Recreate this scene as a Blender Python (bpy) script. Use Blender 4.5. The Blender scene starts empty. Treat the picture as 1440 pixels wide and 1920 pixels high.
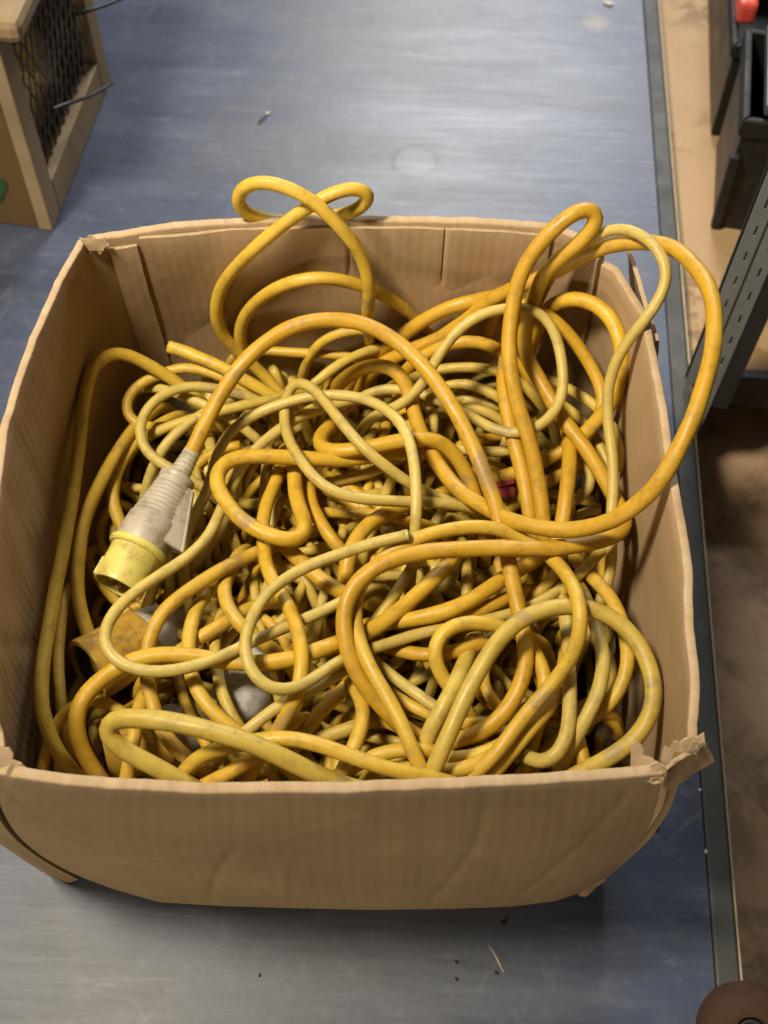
import bpy, bmesh, math, random
import numpy as np
from mathutils import Vector, Matrix, kdtree, noise

random.seed(7); np.random.seed(7)
S = bpy.context.scene
COL = S.collection

# ------------------------------------------------------------------ camera
CAM_H = 1.12
F_PX = 2250.0                       # focal length in photograph pixels (1440 x 1920)
cam_d = bpy.data.cameras.new("camera"); cam = bpy.data.objects.new("camera", cam_d); COL.objects.link(cam)
R3 = Matrix.Rotation(math.radians(31), 3, 'X') @ Matrix.Rotation(math.radians(2.46), 3, 'Z')
cam.matrix_world = Matrix.Translation((0, 0, CAM_H)) @ R3.to_4x4()
cam_d.sensor_fit = 'VERTICAL'; cam_d.sensor_height = 36.0
cam_d.lens = 36.0 * F_PX / 1920.0
cam_d.clip_start = 0.02; cam_d.clip_end = 50
cam_d.dof.use_dof = True; cam_d.dof.focus_distance = 0.93; cam_d.dof.aperture_fstop = 7.0
S.camera = cam
C0 = np.array([0, 0, CAM_H])
RN = np.array(R3)

# ------------------------------------------------------------------ light
w = bpy.data.worlds.new("World"); S.world = w; w.use_nodes = True
w.node_tree.nodes["Background"].inputs[0].default_value = (1.0, 0.90, 0.76, 1)
w.node_tree.nodes["Background"].inputs[1].default_value = 0.045

def area(name, loc, target, size, power, color):
    d = bpy.data.lights.new(name, 'AREA'); d.energy = power; d.color = color
    d.shape = 'RECTANGLE'; d.size, d.size_y = size
    o = bpy.data.objects.new(name, d); COL.objects.link(o)
    o.location = loc
    o.rotation_euler = (Vector(target) - Vector(loc)).to_track_quat('-Z', 'Y').to_euler()
    return o
LAMP = area("ceiling_lamp", (-0.80, 0.36, 2.14), (0.06, 0.76, 0.2), (0.28, 0.36), 7.2, (1.0, 0.89, 0.72))
LAMP.data.spread = math.radians(70)
area("side_fill", (-1.25, -1.6, 0.62), (0.0, 0.3, 0.18), (0.5, 0.5), 13.0, (1.0, 0.88, 0.70))  # added fill that brightens the box front, not a known lamp
area("ceiling_tube", (0.30, 3.3, 1.78), (0.12, 1.2, 0.0), (0.85, 0.55), 43, (0.97, 0.98, 1.0))
S.view_settings.view_transform = 'Standard'; S.view_settings.look = 'None'
S.view_settings.exposure = 0.68; S.view_settings.gamma = 1.0

# ------------------------------------------------------------------ helpers
def ray(px, py):
    v = np.array([(px - 720) / F_PX, -(py - 960) / F_PX, -1.0])
    d = RN @ v
    return d / np.linalg.norm(d)
def at(px, py, z):
    """the point at height z (metres) seen at this place of the photograph"""
    d = ray(px, py)
    return C0 + d * ((z - CAM_H) / d[2])

def tag(o, label=None, cat=None, group=None, kind=None):
    for k, v in (('label', label), ('category', cat), ('group', group), ('kind', kind)):
        if v: o[k] = v
    return o
def empty(name, loc, label=None, cat=None, group=None):
    o = bpy.data.objects.new(name, None); COL.objects.link(o); o.location = loc
    o.empty_display_size = 0.05
    return tag(o, label, cat, group)
def mesh_obj(name, verts, faces, mat, parent=None, smooth=True, uvs=None, origin=None):
    """verts are world coordinates; object origin at `origin` or the mean"""
    verts = np.asarray(verts, float)
    org = np.array(origin if origin is not None else (verts.mean(0) if parent is None else (0, 0, 0)), float)
    if parent is not None:
        org = np.array(parent_world(parent))
    me = bpy.data.meshes.new(name)
    me.from_pydata((verts - org).tolist(), [], [tuple(f) for f in faces])
    me.polygons.foreach_set('use_smooth', [smooth] * len(me.polygons))
    if uvs is not None:
        ul = me.uv_layers.new(name='UVMap')
        li = np.zeros(len(me.loops), int); me.loops.foreach_get('vertex_index', li)
        ul.data.foreach_set('uv', np.asarray(uvs, float)[li].ravel())
    me.materials.append(mat); me.update()
    o = bpy.data.objects.new(name, me); COL.objects.link(o)
    if parent is not None: o.parent = parent
    else: o.location = org
    return o
def parent_world(p):
    v = Vector((0, 0, 0))
    while p is not None:
        v += p.location; p = p.parent
    return v
def bevel(o, wdt=0.002, seg=2, ang=30):
    m = o.modifiers.new('bevel', 'BEVEL'); m.width = wdt; m.segments = seg
    m.limit_method = 'ANGLE'; m.angle_limit = math.radians(ang)
    return o
def box_mesh(c8):
    """eight corners: bottom ring (4) then top ring (4)"""
    f = [(3, 2, 1, 0), (4, 5, 6, 7)] + [(i, (i + 1) % 4, (i + 1) % 4 + 4, i + 4) for i in range(4)]
    return c8, f
def obox(name, o, ex, ey, ez, mat, parent=None, bw=0.002, smooth=False):
    """box from corner o with edge vectors"""
    o, ex, ey, ez = map(lambda a: np.asarray(a, float), (o, ex, ey, ez))
    v, f = box_mesh([o, o + ex, o + ex + ey, o + ey, o + ez, o + ex + ez, o + ex + ey + ez, o + ey + ez])
    ob = mesh_obj(name, v, f, mat, parent, smooth)
    if bw: bevel(ob, bw)
    return ob

def catmull(pts, step=0.004):
    P = np.asarray(pts, float)
    P = np.vstack([2 * P[0] - P[1], P, 2 * P[-1] - P[-2]])
    out = []
    for i in range(1, len(P) - 2):
        p0, p1, p2, p3 = P[i - 1:i + 3]
        t0 = 0; a = 0.5
        t1 = t0 + max(1e-6, np.linalg.norm(p1 - p0)) ** a
        t2 = t1 + max(1e-6, np.linalg.norm(p2 - p1)) ** a
        t3 = t2 + max(1e-6, np.linalg.norm(p3 - p2)) ** a
        n = 12
        for k in range(n):
            t = t1 + (t2 - t1) * k / n
            A1 = (t1 - t) / (t1 - t0) * p0 + (t - t0) / (t1 - t0) * p1
            A2 = (t2 - t) / (t2 - t1) * p1 + (t - t1) / (t2 - t1) * p2
            A3 = (t3 - t) / (t3 - t2) * p2 + (t - t2) / (t3 - t2) * p3
            B1 = (t2 - t) / (t2 - t0) * A1 + (t - t0) / (t2 - t0) * A2
            B2 = (t3 - t) / (t3 - t1) * A2 + (t - t1) / (t3 - t1) * A3
            out.append((t2 - t) / (t2 - t1) * B1 + (t - t1) / (t2 - t1) * B2)
    out.append(P[-2])
    return resample(np.array(out), step)
def resample(P, step=None, n=None):
    P = np.asarray(P, float)
    s = np.concatenate([[0], np.cumsum(np.linalg.norm(np.diff(P, axis=0), axis=1))])
    if n is None: n = max(3, int(s[-1] / step) + 1)
    u = np.linspace(0, s[-1], n)
    return np.stack([np.interp(u, s, P[:, k]) for k in range(P.shape[1])], 1)
def smooth1(A, n):
    A = A.copy()
    for _ in range(n):
        A[1:-1] = 0.25 * A[:-2] + 0.5 * A[1:-1] + 0.25 * A[2:]
    return A

def tube_mesh(P, r, sides=10, cap=True, twist=0.0, hand=1.0):
    P = np.asarray(P, float); n = len(P)
    T = np.gradient(P, axis=0); T /= np.linalg.norm(T, axis=1)[:, None] + 1e-12
    up = np.array([0.3, 0.2, 1.0]); N = np.cross(T[0], up); N /= np.linalg.norm(N)
    V = []; UV = []
    s = 0.0
    rr = np.full(n, r) if np.isscalar(r) else np.asarray(r)
    for i in range(n):
        if i: s += np.linalg.norm(P[i] - P[i - 1])
        N = N - T[i] * N.dot(T[i]); N /= np.linalg.norm(N) + 1e-12
        B = np.cross(T[i], N)
        for k in range(sides):
            a = 2 * math.pi * k / sides
            V.append(P[i] + rr[i] * (1 + twist * math.sin(3 * a + hand * s * 105.0)) * (math.cos(a) * N + math.sin(a) * B))
            UV.append((k / sides, s))
    F = []
    for i in range(n - 1):
        for k in range(sides):
            k2 = (k + 1) % sides
            F.append((i * sides + k, i * sides + k2, (i + 1) * sides + k2, (i + 1) * sides + k))
    if cap:
        F.append(tuple(range(sides))[::-1]); F.append(tuple((n - 1) * sides + k for k in range(sides)))
    return V, F, UV
def lathe_mesh(A, B, prof, sides=28, close=False):
    """surface of revolution about the line A->B; prof = (t metres along, radius metres)"""
    A = np.asarray(A, float); B = np.asarray(B, float)
    T = (B - A) / np.linalg.norm(B - A)
    N = np.cross(T, (0, 0, 1.0)); N /= np.linalg.norm(N); Bn = np.cross(T, N)
    V = []; F = []
    for t, r in prof:
        for k in range(sides):
            a = 2 * math.pi * k / sides
            V.append(A + T * t + max(r, 1e-5) * (math.cos(a) * N + math.sin(a) * Bn))
    for i in range(len(prof) - 1):
        for k in range(sides):
            k2 = (k + 1) % sides
            F.append((i * sides + k, i * sides + k2, (i + 1) * sides + k2, (i + 1) * sides + k))
    if close:
        i = len(prof) - 1
        for k in range(sides):
            k2 = (k + 1) % sides
            F.append((i * sides + k, i * sides + k2, k2, k))
    return V, F
def lathe(name, A, B, prof, mat, parent, sides=28, close=False, flat=35):
    V, F = lathe_mesh(A, B, prof, sides, close)
    o = mesh_obj(name, V, F, mat, parent, True)
    sharp(o, flat)
    return o
def sharp(o, ang=35):
    bm = bmesh.new(); bm.from_mesh(o.data)
    bmesh.ops.recalc_face_normals(bm, faces=bm.faces)
    for e in bm.edges:
        if len(e.link_faces) == 2 and e.calc_face_angle(0) > math.radians(ang): e.smooth = False
    bm.to_mesh(o.data); bm.free()

# ------------------------------------------------------------------ materials
class NT:
    def __init__(s, name):
        s.m = bpy.data.materials.new(name); s.m.use_nodes = True
        s.t = s.m.node_tree; s.b = s.t.nodes['Principled BSDF']; s._tc = None
    def n(s, typ, **kw):
        nd = s.t.nodes.new(typ)
        for k, v in kw.items():
            if k == 'ins':
                for a, b in v.items(): nd.inputs[a].default_value = b
            else: setattr(nd, k, v)
        return nd
    def l(s, a, b): s.t.links.new(a, b); return s
    def co(s, which='Object', scale=(1, 1, 1), rot=(0, 0, 0), loc=(0, 0, 0)):
        if s._tc is None: s._tc = s.n('ShaderNodeTexCoord')
        mp = s.n('ShaderNodeMapping'); mp.inputs['Scale'].default_value = scale
        mp.inputs['Rotation'].default_value = rot; mp.inputs['Location'].default_value = loc
        s.l(s._tc.outputs[which], mp.inputs['Vector']); return mp.outputs[0]
    def noise(s, vec, scale=10, detail=5, rough=0.6, dist=0.0):
        nd = s.n('ShaderNodeTexNoise'); s.l(vec, nd.inputs['Vector'])
        nd.inputs['Scale'].default_value = scale; nd.inputs['Detail'].default_value = detail
        nd.inputs['Roughness'].default_value = rough; nd.inputs['Distortion'].default_value = dist
        return nd.outputs['Fac']
    def ramp(s, fac, stops):
        nd = s.n('ShaderNodeValToRGB'); s.l(fac, nd.inputs[0])
        el = nd.color_ramp.elements
        while len(el) < len(stops): el.new(0.5)
        for e, (p, c) in zip(el, stops):
            e.position = p; e.color = c if len(c) == 4 else (*c, 1)
        return nd.outputs[0]
    def step(s, fac, a, b):
        return s.ramp(fac, [(a, (0, 0, 0)), (b, (1, 1, 1))])
    def mix(s, fac, a, b, mode='MIX'):
        nd = s.n('ShaderNodeMix', data_type='RGBA', blend_type=mode)
        for sock, val in ((nd.inputs[0], fac), (nd.inputs[6], a), (nd.inputs[7], b)):
            if hasattr(val, 'links'): s.l(val, sock)
            elif isinstance(val, (int, float)): sock.default_value = val
            else: sock.default_value = val if len(val) == 4 else (*val, 1)
        return nd.outputs[2]
    def math(s, op, a, b=0.0, c=None):
        nd = s.n('ShaderNodeMath', operation=op)
        for i, v in enumerate((a, b) if c is None else (a, b, c)):
            if hasattr(v, 'links'): s.l(v, nd.inputs[i])
            else: nd.inputs[i].default_value = v
        return nd.outputs[0]
    def col(s, v):
        if hasattr(v, 'links'): s.l(v, s.b.inputs['Base Color'])
        else: s.b.inputs['Base Color'].default_value = (*v, 1)
        return s
    def rough(s, v):
        if hasattr(v, 'links'): s.l(v, s.b.inputs['Roughness'])
        else: s.b.inputs['Roughness'].default_value = v
        return s
    def bump(s, h, strength=0.3, dist=0.001):
        nd = s.n('ShaderNodeBump'); s.l(h, nd.inputs['Height'])
        nd.inputs['Strength'].default_value = strength; nd.inputs['Distance'].default_value = dist
        s.l(nd.outputs[0], s.b.inputs['Normal']); return s

def cable_mat(name, base, dark, grime, scuff=0.64):
    m = NT(name)
    oi = m.n('ShaderNodeObjectInfo')
    v = m.co('Object')
    c = m.mix(m.math('MULTIPLY', oi.outputs['Random'], 0.75), base, dark)
    c = m.mix(m.math('MULTIPLY', m.step(m.noise(v, 14, 4), 0.35, 0.75), 0.5), c, dark)
    # rubbed grime and small specks
    c = m.mix(m.math('MULTIPLY', m.step(m.noise(v, 85, 6, 0.7), 0.50, 0.74), 0.62), c, grime)
    c = m.mix(m.math('MULTIPLY', m.step(m.noise(v, 260, 3, 0.6), 0.66, 0.76), 0.55), c, (0.13, 0.085, 0.030))
    c = m.mix(m.math('MULTIPLY', m.step(m.noise(v, 24, 3, 0.5), scuff + 0.02, scuff + 0.06), 0.5), c, (0.19, 0.14, 0.085))
    m.col(c); m.rough(m.ramp(m.noise(v, 60, 4), [(0.3, (0.38,) * 3), (0.7, (0.60,) * 3)]))
    m.b.inputs['Specular IOR Level'].default_value = 0.42
    m.bump(m.noise(v, 190, 4, 0.65), 0.25, 0.0006)
    return m.m
M_O = cable_mat('orange_yellow_sheath', (0.56, 0.345, 0.026), (0.43, 0.235, 0.014), (0.18, 0.100, 0.022))
M_Y = cable_mat('yellow_sheath', (0.56, 0.378, 0.042), (0.46, 0.272, 0.024), (0.21, 0.130, 0.035))
M_P = cable_mat('pale_yellow_sheath', (0.50, 0.385, 0.098), (0.42, 0.300, 0.058), (0.20, 0.145, 0.055), 0.61)
M_OL = cable_mat('olive_yellow_sheath', (0.50, 0.368, 0.066), (0.42, 0.290, 0.042), (0.19, 0.140, 0.045))
CM = {'O': M_O, 'Y': M_Y, 'P': M_P, 'L': M_OL}

def card_mat(name, base=(0.35, 0.236, 0.122), ribs=0.22):
    m = NT(name); uv = m.co('UV')
    n1 = m.noise(uv, 7, 5, 0.6); n2 = m.noise(m.co('UV', (260, 25, 1)), 1.0, 4, 0.7)
    c = m.mix(m.step(n1, 0.3, 0.72), tuple(b * 0.84 for b in base), tuple(b * 1.14 for b in base))
    c = m.mix(m.math('MULTIPLY', n2, 0.08), c, tuple(b * 0.66 for b in base))
    sp = m.step(m.noise(uv, 90, 4, 0.7), 0.66, 0.74)
    c = m.mix(m.math('MULTIPLY', sp, 0.5), c, (0.15, 0.075, 0.03))
    # corrugation showing through as faint upright ribs, creases pressed across them
    wv = m.n('ShaderNodeTexWave', wave_type='BANDS', bands_direction='X')
    m.l(m.co('UV', (1, 1, 1)), wv.inputs['Vector'])
    wv.inputs['Scale'].default_value = 34; wv.inputs['Distortion'].default_value = 0.5; wv.inputs['Detail'].default_value = 1
    wv.inputs['Detail Scale'].default_value = 0.3
    c = m.mix(m.math('MULTIPLY', wv.outputs['Fac'], 0.05), c, tuple(b * 0.72 for b in base))
    at_ = m.n('ShaderNodeAttribute'); at_.attribute_name = 'wear'
    c = m.mix(m.math('MULTIPLY', m.math('MULTIPLY', at_.outputs['Fac'], m.step(m.noise(uv, 45, 5, 0.7), 0.30, 0.6)), 0.75), c, (0.47, 0.345, 0.21))
    m.col(c); m.rough(0.82); m.b.inputs['Specular IOR Level'].default_value = 0.25
    h = m.math('ADD', m.math('MULTIPLY', wv.outputs['Fac'], ribs), m.math('MULTIPLY', m.noise(uv, 30, 5, 0.7), 1.4))
    m.bump(h, 0.45, 0.0012)
    return m.m
M_CARD = card_mat('brown_cardboard')

def plain(name, base, rough=0.5, var=0.15, scale=20, bump=0.15, spec=0.5, metal=0.0, dirt=None, dirt_amt=0.5, dlo=0.52):
    m = NT(name); v = m.co('Object')
    c = m.mix(m.step(m.noise(v, scale, 5, 0.65), 0.3, 0.72), tuple(b * (1 - var) for b in base), tuple(min(1, b * (1 + var)) for b in base))
    if dirt: c = m.mix(m.math('MULTIPLY', m.step(m.noise(v, scale * 2.3, 6, 0.7), dlo, dlo + 0.16), dirt_amt), c, dirt)
    m.col(c); m.rough(m.ramp(m.noise(v, scale * 3, 4), [(0.3, (rough * 0.85,) * 3), (0.7, (min(1, rough * 1.15),) * 3)]))
    m.b.inputs['Specular IOR Level'].default_value = spec; m.b.inputs['Metallic'].default_value = metal
    if bump: m.bump(m.noise(v, scale * 8, 4, 0.6), bump, 0.0008)
    return m.m
M_PLUGGREY = plain('grey_plug_plastic', (0.38, 0.325, 0.235), 0.45, 0.12, 25, 0.15, 0.42, 0, (0.16, 0.12, 0.07), 0.6, 0.48)
M_PLUGYEL = plain('pale_yellow_plug_plastic', (0.56, 0.47, 0.11), 0.36, 0.10, 25, 0.08, 0.48, 0, (0.26, 0.19, 0.06), 0.6, 0.48)
M_CONNYEL = plain('orange_connector_plastic', (0.42, 0.245, 0.030), 0.45, 0.14, 25, 0.15, 0.42, 0, (0.14, 0.08, 0.025), 0.7, 0.46)
M_CONNGREY = plain('light_grey_connector_plastic', (0.40, 0.37, 0.31), 0.55, 0.12, 40, 0.2, 0.45, 0, (0.20, 0.17, 0.12), 0.5)
M_BRASS = plain('dull_brass', (0.55, 0.40, 0.16), 0.35, 0.1, 40, 0, 0.5, 0.9)
M_DARK = plain('dark_plastic_core', (0.02, 0.017, 0.014), 0.6, 0.2, 30)
M_RED = plain('red_plastic', (0.26, 0.018, 0.026), 0.4, 0.15, 60)
M_GREEN = plain('green_core', (0.02, 0.16, 0.05), 0.5)
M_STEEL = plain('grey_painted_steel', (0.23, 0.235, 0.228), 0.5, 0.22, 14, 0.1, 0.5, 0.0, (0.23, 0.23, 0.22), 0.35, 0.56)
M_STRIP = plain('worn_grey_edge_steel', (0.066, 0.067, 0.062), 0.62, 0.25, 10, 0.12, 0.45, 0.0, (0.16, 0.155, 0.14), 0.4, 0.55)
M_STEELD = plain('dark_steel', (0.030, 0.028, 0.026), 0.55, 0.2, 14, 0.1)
M_SLOT = plain('slot_shadow_steel', (0.03, 0.03, 0.03), 0.7)
M_BLACK = plain('black_crate_plastic', (0.013, 0.012, 0.011), 0.6, 0.2, 12, 0.06, 0.4, 0, (0.06, 0.05, 0.042), 0.4)
M_BLACKLIT = plain('lit_black_crate_side', (0.062, 0.050, 0.041), 0.5, 0.16, 9, 0.08, 0.45, 0, (0.10, 0.085, 0.07), 0.3)  # lighter copy of the crate black: light on the left walls painted in
M_REDP = plain('red_crate_plastic', (0.70, 0.085, 0.055), 0.4, 0.1, 20)
M_PINE = plain('pine_wood', (0.33, 0.235, 0.130), 0.7, 0.18, 9, 0.25, 0.3, 0, (0.20, 0.12, 0.05), 0.3, 0.6)
M_PLY = plain('shade_brown_plywood', (0.135, 0.082, 0.030), 0.7, 0.2, 7, 0.2, 0.3)  # shade on the crate panels is put into this brown
M_GREENP = plain('green_paint', (0.02, 0.085, 0.016), 0.6, 0.3, 30)
M_MESH = plain('galvanised_wire', (0.15, 0.155, 0.15), 0.5, 0.2, 40, 0, 0.5, 0.5)
M_BOTTLE = plain('dark_green_cloth', (0.022, 0.024, 0.017), 0.8, 0.2, 20)
M_CABLEBLK = plain('black_cable_tie', (0.022, 0.018, 0.020), 0.45)
M_RUST = plain('rusty_iron', (0.055, 0.027, 0.014), 0.8, 0.35, 22, 0.5, 0.3, 0.0, (0.035, 0.018, 0.010), 0.6, 0.48)
M_PAPER = plain('dirty_white_paper', (0.62, 0.58, 0.48), 0.8, 0.1, 40)
M_STRAW = plain('dry_straw', (0.45, 0.36, 0.20), 0.7, 0.1, 60)
M_SPECK = plain('dark_grit', (0.015, 0.012, 0.012), 0.7)

# ------------------------------------------------------------------ the blue bench top
EA, EB = at(1222, 240, 0), at(1326, 1650, 0)         # seam between blue sheet and steel strip
ed = (EA - EB); ed /= np.linalg.norm(ed)             # along the bench, away from the camera
en = np.array([ed[1], -ed[0], 0.0])                  # to the right, off the bench
NEAR, FAR = EA - ed * 2.2, EA + ed * 1.9
RING = at(778, 304, 0)
STAIN = at(1116, 42, 0)

def bench_mat():
    m = NT('scuffed_blue_paint')
    v = m.co('Object')
    a = math.atan2(ed[1], ed[0]) - math.pi / 2
    vs = m.co('Object', (3.0, 15, 1), (0, 0, -a))
    vs2 = m.co('Object', (9.0, 120, 1), (0, 0, -a + 0.06))
    big = m.noise(v, 3.2, 4, 0.55)
    streak = m.noise(vs, 1.0, 6, 0.65, 0.4)
    fine = m.noise(vs2, 1.0, 5, 0.75)
    blue = m.mix(m.step(streak, 0.32, 0.7), (0.042, 0.055, 0.096), (0.078, 0.095, 0.142))
    grey = m.mix(m.step(fine, 0.3, 0.7), (0.082, 0.087, 0.091), (0.130, 0.136, 0.140))
    sep = m.n('ShaderNodeSeparateXYZ'); m.l(m.co('Object', (1, 1, 1), (0, 0, -a)), sep.inputs[0])
    mid = m.math('MULTIPLY', m.math('ABSOLUTE', m.math('SUBTRACT', sep.outputs[0], float(np.dot(RING[:2], en[:2])) - 0.04)), 1.5)
    f = m.math('SUBTRACT', m.math('ADD', m.math('ADD', m.math('MULTIPLY', big, 1.05), m.math('MULTIPLY', streak, 0.45)), m.math('MULTIPLY', fine, 0.2)), mid)
    c = m.mix(m.step(f, 0.40, 0.95), blue, grey)
    # pale rubbed scratches and chalky smears
    c = m.mix(m.math('MULTIPLY', m.step(m.noise(m.co('Object', (7, 55, 1), (0, 0, -a - 0.05)), 1.0, 6, 0.75, 0.8), 0.58, 0.72), 0.38), c, (0.26, 0.265, 0.27))
    c = m.mix(m.math('MULTIPLY', m.step(m.noise(v, 34, 6, 0.75), 0.52, 0.72), 0.22), c, (0.25, 0.255, 0.26))
    c = m.mix(m.math('MULTIPLY', m.step(m.noise(v, 15, 6, 0.7), 0.54, 0.72), 0.55), c, (0.060, 0.062, 0.072))
    c = m.mix(m.math('MULTIPLY', m.step(m.noise(v, 210, 3, 0.6), 0.70, 0.76), 0.7), c, (0.04, 0.035, 0.035))
    for sc_, ro_, cc_, am_ in (((5, 5, 1), 0.3, (0.28, 0.285, 0.29), 0.28), ((3, 9, 1), -0.25, (0.045, 0.048, 0.058), 0.5), ((8, 3, 1), 0.9, (0.26, 0.26, 0.26), 0.2)):
        hv = m.noise(m.co('Object', sc_, (0, 0, ro_), (3.1 * am_, 1.7, 0)), 1.0, 2, 0.4, 0.3)
        hair = m.ramp(m.math('ABSOLUTE', m.math('SUBTRACT', hv, 0.5)), [(0.0, (1, 1, 1)), (0.0045, (0, 0, 0))])
        c = m.mix(m.math('MULTIPLY', m.math('MULTIPLY', hair, m.step(m.noise(v, 9 + 10 * am_, 3, 0.6), 0.52, 0.66)), am_), c, cc_)
    # dried ring left by a tin
    d = m.n('ShaderNodeVectorMath', operation='DISTANCE'); m.l(m.n('ShaderNodeNewGeometry').outputs['Position'], d.inputs[0])
    d.inputs[1].default_value = tuple(RING)
    wob = m.math('ADD', d.outputs['Value'], m.math('MULTIPLY', m.math('SUBTRACT', m.noise(v, 60, 3), 0.5), 0.008))
    rr = m.math('ABSOLUTE', m.math('SUBTRACT', wob, 0.0290))
    ring = m.math('MULTIPLY', m.ramp(rr, [(0.0, (1, 1, 1)), (0.0055, (0, 0, 0))]), m.step(m.noise(v, 75, 4, 0.6), 0.30, 0.55))
    inner = m.ramp(wob, [(0.0, (1, 1, 1)), (0.024, (0.8,) * 3), (0.029, (0, 0, 0))])
    c = m.mix(m.math('MULTIPLY', inner, 0.35), c, (0.24, 0.245, 0.255))
    c = m.mix(m.math('MULTIPLY', ring, 1.0), c, (0.065, 0.068, 0.08))
    d2 = m.n('ShaderNodeVectorMath', operation='DISTANCE'); m.l(m.n('ShaderNodeNewGeometry').outputs['Position'], d2.inputs[0])
    d2.inputs[1].default_value = tuple(STAIN)
    w2 = m.math('ADD', d2.outputs['Value'], m.math('MULTIPLY', m.math('SUBTRACT', m.noise(v, 45, 4), 0.5), 0.022))
    c = m.mix(m.math('MULTIPLY', m.ramp(w2, [(0.010, (1, 1, 1)), (0.023, (0, 0, 0))]), 0.7), c, (0.24, 0.20, 0.14))
    m.col(c)
    m.rough(m.ramp(m.math('ADD', m.math('MULTIPLY', streak, 0.6), m.math('MULTIPLY', fine, 0.4)), [(0.25, (0.34,) * 3), (0.7, (0.52,) * 3)]))
    m.b.inputs['Specular IOR Level'].default_value = 0.5
    m.bump(m.math('ADD', m.noise(v, 60, 5, 0.7), m.math('MULTIPLY', fine, 0.8)), 0.16, 0.0012)
    return m.m
M_BENCH = bench_mat()
LEFTW = 1.15
TH = 0.035
o = obox('bench_top', NEAR - en * LEFTW - np.array([0, 0, TH]), ed * np.linalg.norm(FAR - NEAR), en * LEFTW, (0, 0, TH), M_BENCH, None, 0)
# keep the origin on the world origin so the paint pattern is in metres from there
def origin_zero(o):
    o.data.transform(Matrix.Translation(o.location)); o.location = (0, 0, 0)
origin_zero(o)
tag(o, kind='structure')
BENCH = o
# grey steel edge strip : an angle with a low rounded lip
SW = 0.0205
strip = obox('edge_strip', NEAR + en * 0.0012 - np.array([0, 0, 0.045]), ed * np.linalg.norm(FAR - NEAR), en * SW, (0, 0, 0.0475), M_STRIP, BENCH, 0.002)
tag(strip, kind='structure')
PLYE = plain('raw_board_edge', (0.46, 0.36, 0.22), 0.7, 0.15, 30)
be = obox('board_edge', NEAR + en * (SW + 0.003) - np.array([0, 0, 0.045]), ed * np.linalg.norm(FAR - NEAR), en * 0.0018, (0, 0, 0.044), PLYE, BENCH, 0)
tag(be, kind='structure')

# ------------------------------------------------------------------ boards to the right of the bench
def board_mat():
    m = NT('stained_chipboard'); v = m.co('Object')
    c = m.mix(m.step(m.noise(v, 6, 5, 0.6), 0.3, 0.7), (0.40, 0.255, 0.125), (0.47, 0.315, 0.165))
    c = m.mix(m.math('MULTIPLY', m.step(m.noise(v, 140, 3, 0.6), 0.4, 0.7), 0.25), c, (0.33, 0.21, 0.10))
    st = m.math('MULTIPLY', m.step(m.noise(v, 26, 5, 0.6, 0.5), 0.50, 0.58), m.step(m.noise(v, 4.2, 2, 0.5), 0.44, 0.56))
    c = m.mix(m.math('MULTIPLY', st, 0.75), c, (0.20, 0.115, 0.048))
    m.col(c); m.rough(0.72); m.bump(m.noise(v, 120, 4), 0.15, 0.0006)
    return m.m
def lower_mat():
    m = NT('dirty_brown_board'); v = m.co('Object')
    c = m.mix(m.step(m.noise(v, 5, 6, 0.65), 0.3, 0.7), (0.30, 0.185, 0.098), (0.48, 0.320, 0.185))
    c = m.mix(m.math('MULTIPLY', m.step(m.noise(v, 11, 6, 0.7, 0.6), 0.46, 0.62), 0.65), c, (0.110, 0.064, 0.030))
    c = m.mix(m.math('MULTIPLY', m.step(m.noise(v, 90, 4, 0.7), 0.60, 0.72), 0.4), c, (0.36, 0.25, 0.15))
    m.col(c); m.rough(0.8); m.bump(m.noise(v, 50, 5), 0.25, 0.0012)
    return m.m
ZB = -0.022                                             # upper board
B0 = at(1341, 690, ZB)                                  # near end of the upper board
s0 = float(np.dot(B0 - NEAR, ed))
g0 = SW + 0.0055
o = obox('shelf_board', NEAR + ed * s0 + en * g0 + np.array([0, 0, ZB - 0.018]), ed * 1.7, en * 0.75, (0, 0, 0.018), board_mat(), None, 0.0015)
origin_zero(o); tag(o, kind='structure')
fb = obox('shelf_beam', NEAR + ed * (s0 - 0.0150) + en * g0 + np.array([0, 0, ZB - 0.055]), ed * 0.0138, en * 0.75, (0, 0, 0.058), M_STEELD, o, 0.002)
tag(fb, kind='structure')
o = obox('lower_board', NEAR + en * g0 + np.array([0, 0, -0.175]), ed * (s0 + 0.25), en * 0.75, (0, 0, 0.02), lower_mat(), None, 0.002)
origin_zero(o); tag(o, kind='structure')
# floor far below so nothing hangs over a void
fl = obox('floor', (-4, -3, -0.92), (8, 0, 0), (0, 8, 0), (0, 0, 0.02), plain('concrete_floor', (0.20, 0.19, 0.17), 0.85, 0.2, 3), None, 0)
origin_zero(fl); tag(fl, kind='structure')

# ------------------------------------------------------------------ cardboard box
H = 0.377
def W(pts, z): return np.array([at(x, y, z) for x, y in pts])
rim_b = W([(163, 436), (230, 428), (300, 419), (400, 410), (500, 404), (600, 402), (700, 402), (800, 404), (900, 408), (1000, 414), (1045, 420), (1085, 436), (1112, 458), (1134, 480)], H)
rim_r = W([(1138, 484), (1162, 499), (1190, 545), (1213, 590), (1236, 680), (1250, 760), (1264, 860), (1288, 1000), (1299, 1100), (1307, 1220), (1314, 1320), (1318, 1388)], H)
rim_l = W([(147, 449), (105, 520), (58, 620), (25, 710), (2, 790), (-18, 900), (-30, 1050), (-34, 1200), (-26, 1320), (-12, 1402)], H)
rim_f = W([(x_, y_ + 21) for x_, y_ in [(-18, 1424), (25, 1437), (120, 1449), (250, 1460), (380, 1467), (500, 1468), (650, 1465), (800, 1456), (950, 1450), (1100, 1442), (1200, 1436), (1244, 1432)]], H)
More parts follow.
